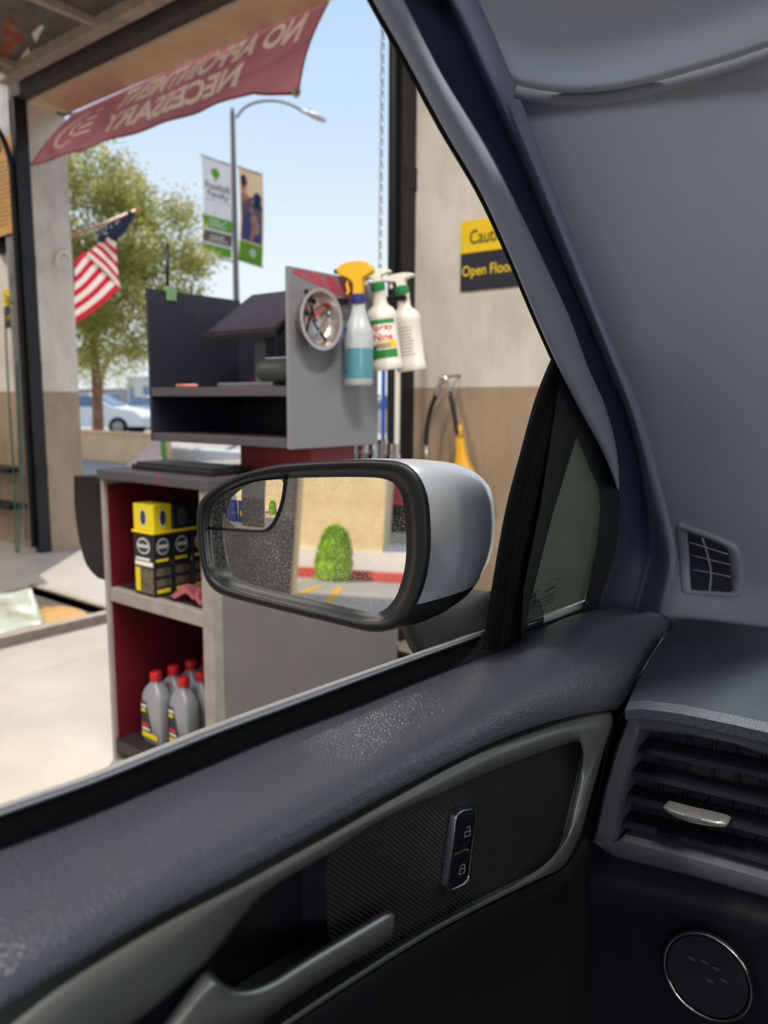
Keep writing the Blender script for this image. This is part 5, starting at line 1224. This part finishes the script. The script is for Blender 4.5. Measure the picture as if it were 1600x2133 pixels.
for zx in (560, 720, 880, 1040, 1200):
    a = P(*zc(zx, 300), PY(yv+.032)); c = P(*zc(zx-60, 1150), PY(yv+.032)); MB().prism([a+V((-.0008, 0, 0)), a+V((.0008, 0, 0)), c+V((.0008, 0, 0)), c+V((-.0008, 0, 0))], (0, .006, 0)).build('vent_vane', M_dark, dash)
tb_ = [zc(*p) for p in ((552, 758), (700, 795), (850, 830), (950, 860), (942, 892), (820, 880), (690, 850), (575, 800))]
r_ = onplane(resample(tb_, 40, True, 5), PY(yv-.004)); cc = sum(r_, V())/40
b = MB(); b.grid([[p+V((0, .014, 0)) for p in r_], r_, [p.lerp(cc, .25)+V((0, -.004, .001)) for p in r_], [p.lerp(cc, .7)+V((0, -.0055, .002)) for p in r_]], closed=True); b.fan([p.lerp(cc, .7)+V((0, -.0055, .002)) for p in r_]); o = b.build('vent_tab', mat('tab_chrome', (225, 222, 220), .18, metal=.85), dash, smooth=True); o['label'] = 'bright chrome vent adjuster tab'
# lower dash with rotary light switch
b = MB(); e0 = [zc(*p) for p in ((100, 1180), (240, 1190), (700, 1300), (1214, 1440), (1700, 1620), (2100, 1780))]
r0 = prow(e0, PY(.745), 30); r1 = prow([zc(*p) for p in ((80, 1290), (240, 1290), (700, 1390), (1214, 1540), (1700, 1740), (2100, 1900))], PY(.738), 30)
r2 = prow([zc(*p) for p in ((80, 1420), (240, 1420), (700, 1480), (1214, 1640), (1700, 1840), (2100, 2000))], PY(.755), 30)
r3 = [p+V((0, .01, -.16)) for p in r2]; r4 = [V((p.x, .80, .30)) for p in r2]
rr = [p+V((0, .03, .02)) for p in r0]
b.grid([rr, r0, r1, r2, r3, r4]); low_d = b.build('lower_dash', M_dark, dash, smooth=True)
MB().box((-.40, .79, .28), (1.2, .86, .86)).build('dash_core', M_dark, dash)
kc = P(1470, 2040, PY(.735)); kr = .0405
kn = MB().lathe([(kr, 0), (kr, .012), (kr*.93, .018), (0, .018)], kc+V((0, .02, 0)), (0, -1, .1), 40, cap=False).build('light_switch', M_dark, dash, smooth=True, auto=40)
MB().lathe([(kr, .010), (kr*1.05, .013), (kr*1.06, .017), (kr*1.02, .020), (kr*.98, .018)], kc+V((0, .02, 0)), (0, -1, .1), 48, cap=False).build('switch_ring', M_chrome, dash, smooth=True)
b = MB(); kf = lambda u, v: kc+V((u*kr, -.0005, v*kr+ .0018))
for u, v in ((-.35, .35), (-.05, .40), (.22, .36), (.42, .14), (.1, -.02)): disc(b, kf, u, v, .10, .05)
o = b.build('switch_marks', mat('dim_mark', (58, 62, 70), .6), dash); o['kind'] = 'stuff'

# --- side mirror
def z5(x, y): return (400+x/2.424, 930+y/2.424)
bz = [z5(*p) for p in ((25, 330), (62, 250), (200, 158), (400, 97), (600, 76), (850, 65), (1020, 72), (1100, 100), (1160, 170), (1195, 280), (1206, 450), (1195, 600), (1160, 740), (1100, 850), (1010, 925), (910, 938), (800, 915), (500, 842), (200, 765), (110, 725), (60, 650), (30, 500))]
gz = [z5(*p) for p in ((88, 400), (100, 310), (130, 268), (200, 218), (320, 178), (470, 162), (700, 155), (900, 156), (985, 168), (1040, 208), (1070, 300), (1082, 450), (1076, 600), (1042, 730), (1000, 800), (945, 836), (850, 832), (660, 790), (460, 750), (230, 690), (130, 645), (100, 560))]
NM = 120
ob_, gb_ = resample(bz, NM, True), resample(gz, NM, True)
# align starts by angle
c5 = V((640, 1120, 0))
def by_angle(ring):
    out = []
    for k in range(NM):
        a = 2*math.pi*k/NM; best = None; d = V((math.cos(a), math.sin(a), 0))
        for p, q in zip(ring, ring[1:]+ring[:1]):
            e_ = q-p; den = d.x*e_.y-d.y*e_.x
            if abs(den) < 1e-9: continue
            w0 = p-c5; t_ = (w0.x*e_.y-w0.y*e_.x)/den; s_ = (w0.x*d.y-w0.y*d.x)/den
            if t_ > 0 and 0 <= s_ <= 1 and (best is None or t_ > best): best = t_
        out.append(c5+d*best)
    return out
ob_, gb_ = by_angle(ob_), by_angle(gb_)
out0 = [P(*p.xy, MP(.016)) for p in ob_]
rows = [[P(*p.xy, MP(.004)) for p in ob_], out0]
for f_, dz in ((.08, .0195), (.25, .021), (.5, .019), (.62, .015), (.72, .008), (.86, .003), (1, .0005)): rows.append([P(*ob_[i].lerp(gb_[i], f_).xy, MP(dz)) for i in range(NM)])
rows.append([p-MN*.004 for p in rows[-1]])
M_bzl = mat('mirror_bezel', (15, 16, 20), .5, spec=.3, bump=.08, bscale=900)
b = MB(); b.grid(rows, closed=True); mir = b.build('side_mirror', M_bzl, car, smooth=True); mir['label'] = 'black framed driver side mirror with silver cap'
# glass: flat main pane with dust
m = bpy.data.materials.new('mirror_glass'); m.use_nodes = True; t = m.node_tree; t.nodes.clear(); out = t.nodes.new('ShaderNodeOutputMaterial')
gl = t.nodes.new('ShaderNodeBsdfGlossy'); gl.inputs['Roughness'].default_value = 0.0; gl.inputs['Color'].default_value = (.88, .88, .86, 1)
df = t.nodes.new('ShaderNodeBsdfDiffuse'); df.inputs[0].default_value = (*lin((190, 184, 172)), 1); mx = t.nodes.new('ShaderNodeMixShader')
co = t.nodes.new('ShaderNodeTexCoord'); n1 = t.nodes.new('ShaderNodeTexNoise'); n1.inputs['Scale'].default_value = 620; n1.inputs['Detail'].default_value = 2
n2 = t.nodes.new('ShaderNodeTexNoise'); n2.inputs['Scale'].default_value = 18; t.links.new(co.outputs['Object'], n1.inputs[0]); t.links.new(co.outputs['Object'], n2.inputs[0])
r1_ = t.nodes.new('ShaderNodeMapRange'); r1_.inputs[1].default_value = .47; r1_.inputs[2].default_value = .66; r1_.inputs[3].default_value = .04; r1_.inputs[4].default_value = .34
r2_ = t.nodes.new('ShaderNodeMapRange'); r2_.inputs[1].default_value = .35; r2_.inputs[2].default_value = .65; r2_.inputs[3].default_value = .35; r2_.inputs[4].default_value = 1.0
ml = t.nodes.new('ShaderNodeMath'); ml.operation = 'MULTIPLY'; t.links.new(n1.outputs[0], r1_.inputs[0]); t.links.new(n2.outputs[0], r2_.inputs[0]); t.links.new(r1_.outputs[0], ml.inputs[0]); t.links.new(r2_.outputs[0], ml.inputs[1])
t.links.new(ml.outputs[0], mx.inputs[0]); t.links.new(gl.outputs[0], mx.inputs[1]); t.links.new(df.outputs[0], mx.inputs[2]); t.links.new(mx.outputs[0], out.inputs[0]); M_mir = m
b = MB(); b.add([P(*p.xy, MP(0)) for p in gb_], [tuple(range(NM))]); o = b.build('mirror_glass', M_mir, mir); o['label'] = 'dusty flat mirror glass'
# convex blind spot pane
bs = [z5(*p) for p in ((104, 402), (104, 320), (128, 272), (200, 220), (320, 180), (440, 167), (456, 172), (461, 190), (455, 255), (430, 340), (385, 405), (330, 424), (220, 415))]
bsr = resample(bs, 64, True)
tgt = bc+V((0, 0, bt*.5)); p0 = P(568, 1057, MP(.0015)); dn = (p0-CAM).normalized(); nq = ((tgt-p0).normalized()-dn).normalized(); RS = .42
SCn = p0-nq*RS
def on_sphere(x, y):
    d = ray(x, y).normalized(); oc = CAM-SCn; bq = oc.dot(d); cq = oc.dot(oc)-RS*RS; disc_ = bq*bq-cq
    return CAM+d*(-bq-math.sqrt(max(0, disc_)))
def RS_(x, y, pl):
    p = on_sphere(x, y); n = (p-SCn).normalized(); d = ray(x, y).normalized(); r = d-2*d.dot(n)*n; nn, k = pl
    return p+r*((k-nn.dot(p))/nn.dot(r))
M_drum = mat('drum_blue', (36, 56, 140), .4); M_bag = mat('grey_bag', (190, 195, 205), .6)
dcs = [RS_(486, 1085, PY(YB-1.2)), RS_(508, 1085, PY(YB-1.2))]
for k, c in enumerate(dcs):
    t = thing('oil_drum', 'blue steel drum %s in the yard behind the garage' % ('under a grey bag' if k == 0 else 'with a yellow label'), 'drum', (c.x, c.y, 0))
    MB().lathe([(.28, 0), (.29, .01), (.285, .3), (.295, .32), (.285, .34), (.285, .6), (.295, .62), (.285, .64), (.29, .89), (.27, .9), (.27, .87)], (c.x, c.y, -.01), n=24).build('shell', M_drum, t, smooth=True, auto=40)
    MB().lathe([(.03, 0), (.03, .03)], (c.x+.15, c.y, .86), n=10).build('bung', M_steel, t)
    if k == 1: MB().box((c.x-.1, c.y+.285, .25), (c.x+.1, c.y+.295, .5)).build('label', M_sign_y, t)
b = MB(); rows = [[V((dcs[0].x+.24*s_*math.cos(a)*(1+.12*math.sin(5*a)), dcs[0].y+.22*s_*math.sin(a), .865+z_)) for a in [2*math.pi*k/16 for k in range(16)]] for s_, z_ in ((.9, 0), (1.05, .12), (.8, .26), (.3, .32))]
b.grid(rows, closed=True); b.fan(rows[0]); b.fan(rows[-1]); tag(b.build('refuse_bag', M_bag, smooth=True), 'pale grey bag lying on the blue drum behind the garage', 'bag')
pr_ = RS_(471, 1085, PY(YB-1.0)); rpst = MB().lathe([(.06, 0), (.06, 1.9), (.05, 1.95), (.01, 1.96)], (pr_.x-.15, pr_.y, -.01), n=14).build('red_bollard', M_red, smooth=True, auto=40); tag(rpst, 'tall red post beside the blue drums behind the garage', 'post')
M_palm = mat('palm_leaf', (120, 125, 60), .7)
for k, (x_, y_) in enumerate(((571, 1008), (559, 1010), (566, 1018))):
    c = RS_(x_, y_, PY(-40-6*k)); t = thing('palm_tree', 'tall palm tree beyond the beige building, %s' % ('the tallest', 'the middle one', 'the shortest')[k], 'tree', (c.x, c.y, 0), 'palms behind the beige building')
    MB().tube([(c.x, c.y, -.01), (c.x+.2, c.y, c.z*.5), (c.x, c.y, c.z)], [.25, .18, .16], 8).build('trunk', mat('palm_trunk', (130, 110, 85), .9), t, smooth=True)
    for q in range(14):
        a = 2*math.pi*q/14; d = V((math.cos(a), math.sin(a), 0)); sd_ = V((-d.y, d.x, 0)); pts = [(0, 0, .05), (.8, .45*(1 if q % 2 else .2), .22), (1.5, .1-.4*(q % 2 == 0), .16), (2.0, -.6, .02)]
        f = MB(); f.grid([[V((c.x, c.y, c.z))+d*u+V((0, 0, v))-sd_*w_ for u, v, w_ in pts], [V((c.x, c.y, c.z))+d*u+V((0, 0, v+.05)) for u, v, w_ in pts], [V((c.x, c.y, c.z))+d*u+V((0, 0, v))+sd_*w_ for u, v, w_ in pts]]); f.build('frond', M_palm, t, smooth=True)
cb = V((520, 1050, 0)); b = MB(); rows = []
for k in range(10, 0, -1): rows.append([on_sphere(*cb.lerp(p, k/10).xy) for p in bsr])
b.grid(rows, closed=True); b.fan(rows[-1], on_sphere(*cb.xy)); o = b.build('blind_spot_glass', M_mir, mir, smooth=True); o['label'] = 'small convex blind spot mirror'
me = o.data
if me.polygons[0].normal.dot(MN) < 0: me.flip_normals()
nrm_ = []
for v in me.vertices: nrm_.append((v.co+ORG[mir.name]-SCn).normalized())
me.normals_split_custom_set_from_vertices(nrm_)
b = MB(); rimf = [on_sphere(*p.xy) for p in bsr]; b.tube([P(*p.xy, MP(.0018)) for p in resample([(432, 1100), (480, 1103), (545, 1106), (563, 1098), (578, 1072), (588, 1040), (593, 1005), (594, 996)], 40)], .0013, 8); b.build('pane_rim', M_bzl, mir, smooth=True)
# painted cap
rows = []; cen = sum(out0, V())/NM; axf = V((.34, .94, .02)).normalized(); dep = .145
base_r = [P(*ob_[i].xy, MP(.006)) for i in range(NM)]
for t_ in (0, .03, .12, .25, .4, .55, .7, .82, .91, .97, 1.0):
    s_ = math.sqrt(max(0, 1-t_**2.4))*.995+.005 if t_ else .985
    c_t = cen+axf*dep*t_+V((.012*t_*t_, 0, .004*t_*t_)); rows.append([c_t+(p-cen)*(s_ if t_ < 1 else .02) for p in base_r])
b = MB(); b.grid(rows, closed=True); b.fan(rows[-1]); lowb = MB(); upb = MB()
pa_ = P(868, 1260, MP(.006)); pn_ = V((0, -.10, 1)).normalized()
bm_ = bmesh.new(); vv_ = [bm_.verts.new(p) for p in b.v]
for g_ in b.f: bm_.faces.new([vv_[i] for i in g_])
bmesh.ops.remove_doubles(bm_, verts=bm_.verts[:], dist=1e-5)
bmesh.ops.bisect_plane(bm_, geom=bm_.verts[:]+bm_.edges[:]+bm_.faces[:], plane_co=pa_, plane_no=pn_)
for g_ in bm_.faces:
    q_ = upb if (g_.calc_center_median()-pa_).dot(pn_) > 0 else lowb
    q_.add([V(p.co) for p in g_.verts], [tuple(range(len(g_.verts)))])
bm_.free()
for q_ in (lowb, upb):
    bm_ = bmesh.new(); vv_ = [bm_.verts.new(p) for p in q_.v]
    for g_ in q_.f: bm_.faces.new([vv_[i] for i in g_])
    bmesh.ops.remove_doubles(bm_, verts=bm_.verts[:], dist=1e-5); bm_.verts.index_update(); q_.v = [V(p.co) for p in bm_.verts]; q_.f = [tuple(p.index for p in g_.verts) for g_ in bm_.faces]; q_.mi = [0]*len(q_.f); bm_.free()
lowb.build('mirror_lower_shell', M_bzl, mir, smooth=True)
o = upb.build('mirror_cap', M_paint, mir, smooth=True); o['label'] = 'silver painted mirror cap'
# arm to the door
A0 = [P(*p, PX(-.47)) for p in ((830, 1300), (880, 1255), (960, 1228), (1005, 1232), (1020, 1260), (985, 1330), (920, 1360))]
B0 = [P(*p, PX(-.385)) for p in ((880, 1390), (930, 1350), (990, 1290), (1040, 1225), (1080, 1262), (1060, 1335), (960, 1385))]
b = MB(); n_a = 36; ra2, rb2 = resample(A0, n_a, True), resample(B0, n_a, True)
b.grid([[p.lerp(sum(ra2, V())/n_a, .25)+V((-.02, 0, .005)) for p in ra2], ra2, [p.lerp(q, .5)+V((0, 0, -.004)) for p, q in zip(ra2, rb2)], rb2, [p+V((.03, 0, 0)) for p in rb2]], closed=True); b.fan([p+V((.03, 0, 0)) for p in rb2]); b.fan([p.lerp(sum(ra2, V())/n_a, .25)+V((-.02, 0, .005)) for p in ra2])
o = b.build('mirror_arm', mat('mirror_arm_plastic', (32, 34, 39), .5, bump=.08, bscale=900), mir, smooth=True)

# --- outer body (seen in the mirror) and the rest of the shell
zr = [.962, .95, .86, .62, .42, .25]; xo = [-.385, -.395, -.425, -.44, -.425, -.40]
ys = [1.9, 1.3, .85, .2, -.6, -1.4, -2.0, -2.6, -3.0]
rows = []
for y_ in ys:
    tf = .06*max(0, (-y_-1.4))**1.5+.05*max(0, y_-.8); rows.append([V((x_+tf, y_, z_-.02*max(0, y_)-(0.0))) for x_, z_ in zip(xo, zr)])
b = MB(); b.grid(rows); body = b.build('body_side', M_paint, car, smooth=True); body['label'] = 'silver painted body side'
b = MB(); b.tube([(-.452, -.42, .83), (-.462, -.52, .835), (-.452, -.64, .835)], .012, 8); b.build('outer_handle', M_black, body, smooth=True)
b = MB(); b.box((-.40, -3.0, .22), (1.35, 1.9, .28)); b.build('floor_pan', M_dark, car)
b = MB(); b.grid([[V((-.27, .38, 1.475)), V((.5, .45, 1.50)), V((1.25, .38, 1.475))], [V((-.27, -.6, 1.51)), V((.5, -.6, 1.53)), V((1.25, -.6, 1.51))], [V((-.27, -1.6, 1.48)), V((.5, -1.6, 1.50)), V((1.25, -1.6, 1.48))]]); b.build('roof_skin', M_paint, car, smooth=True)
MB().box((1.30, -3.0, .28), (1.36, 1.9, .98)).build('far_door', M_dark, car)
dl = MB().box((.37, -.88, 1.452), (.63, -.72, 1.464)).build('added_dome_lamp', M_ventg, car, bevel=.006)  # unseen dome lamp, added to brighten the cabin
MB().box((.41, -.85, 1.443), (.59, -.75, 1.452)).build('added_dome_lens', mat('added_dome_lens', (235, 240, 250), .5, emit=(225, 236, 255), estr=3.0), dl, bevel=.004)
L = bpy.data.lights.new('cabin_fill_light', 'POINT'); L.energy = 22.0; L.shadow_soft_size = .07; L.color = (.82, .90, 1.0)  # fill light below the added lens, lifts the trim and headliner
lo = bpy.data.objects.new('cabin_fill_light', L); COL.objects.link(lo); lo.location = (.50, -.80, 1.365)
M_ws = glass_mat('windscreen_glass', (225, 238, 230), .05, .0, .05)
b = MB(); b.grid([[V((-.17, 1.10, .93)), V((.5, 1.18, .94)), V((1.2, 1.10, .93))], [V((-.11, .56, 1.44)), V((.5, .60, 1.47)), V((1.1, .56, 1.44))]]); b.build('windscreen', M_ws, car, smooth=True)
b = MB(); b.box((-.36, 1.12, .60), (1.3, 1.9, .90)); b.build('bonnet', M_paint, car, bevel=.06)

# joined fine print counts as stuff
for o in bpy.data.objects:
    if o.type == 'MESH' and o.parent and o.name.split('.')[0] in ('label_green_band', 'photo_hair', 'icon', 'yellow_print', 'logo_strokes', 'photo_print', 'title_print', 'small_print', 'label_print', 'label_yellow', 'label_white', 'green_band', 'lettering', 'light_strokes', 'logo_ring', 'logo_field', 'print', 'stars', 'hem', 'photo_skin', 'lock_mark', 'tree_emblem'):
        o['kind'] = 'stuff'
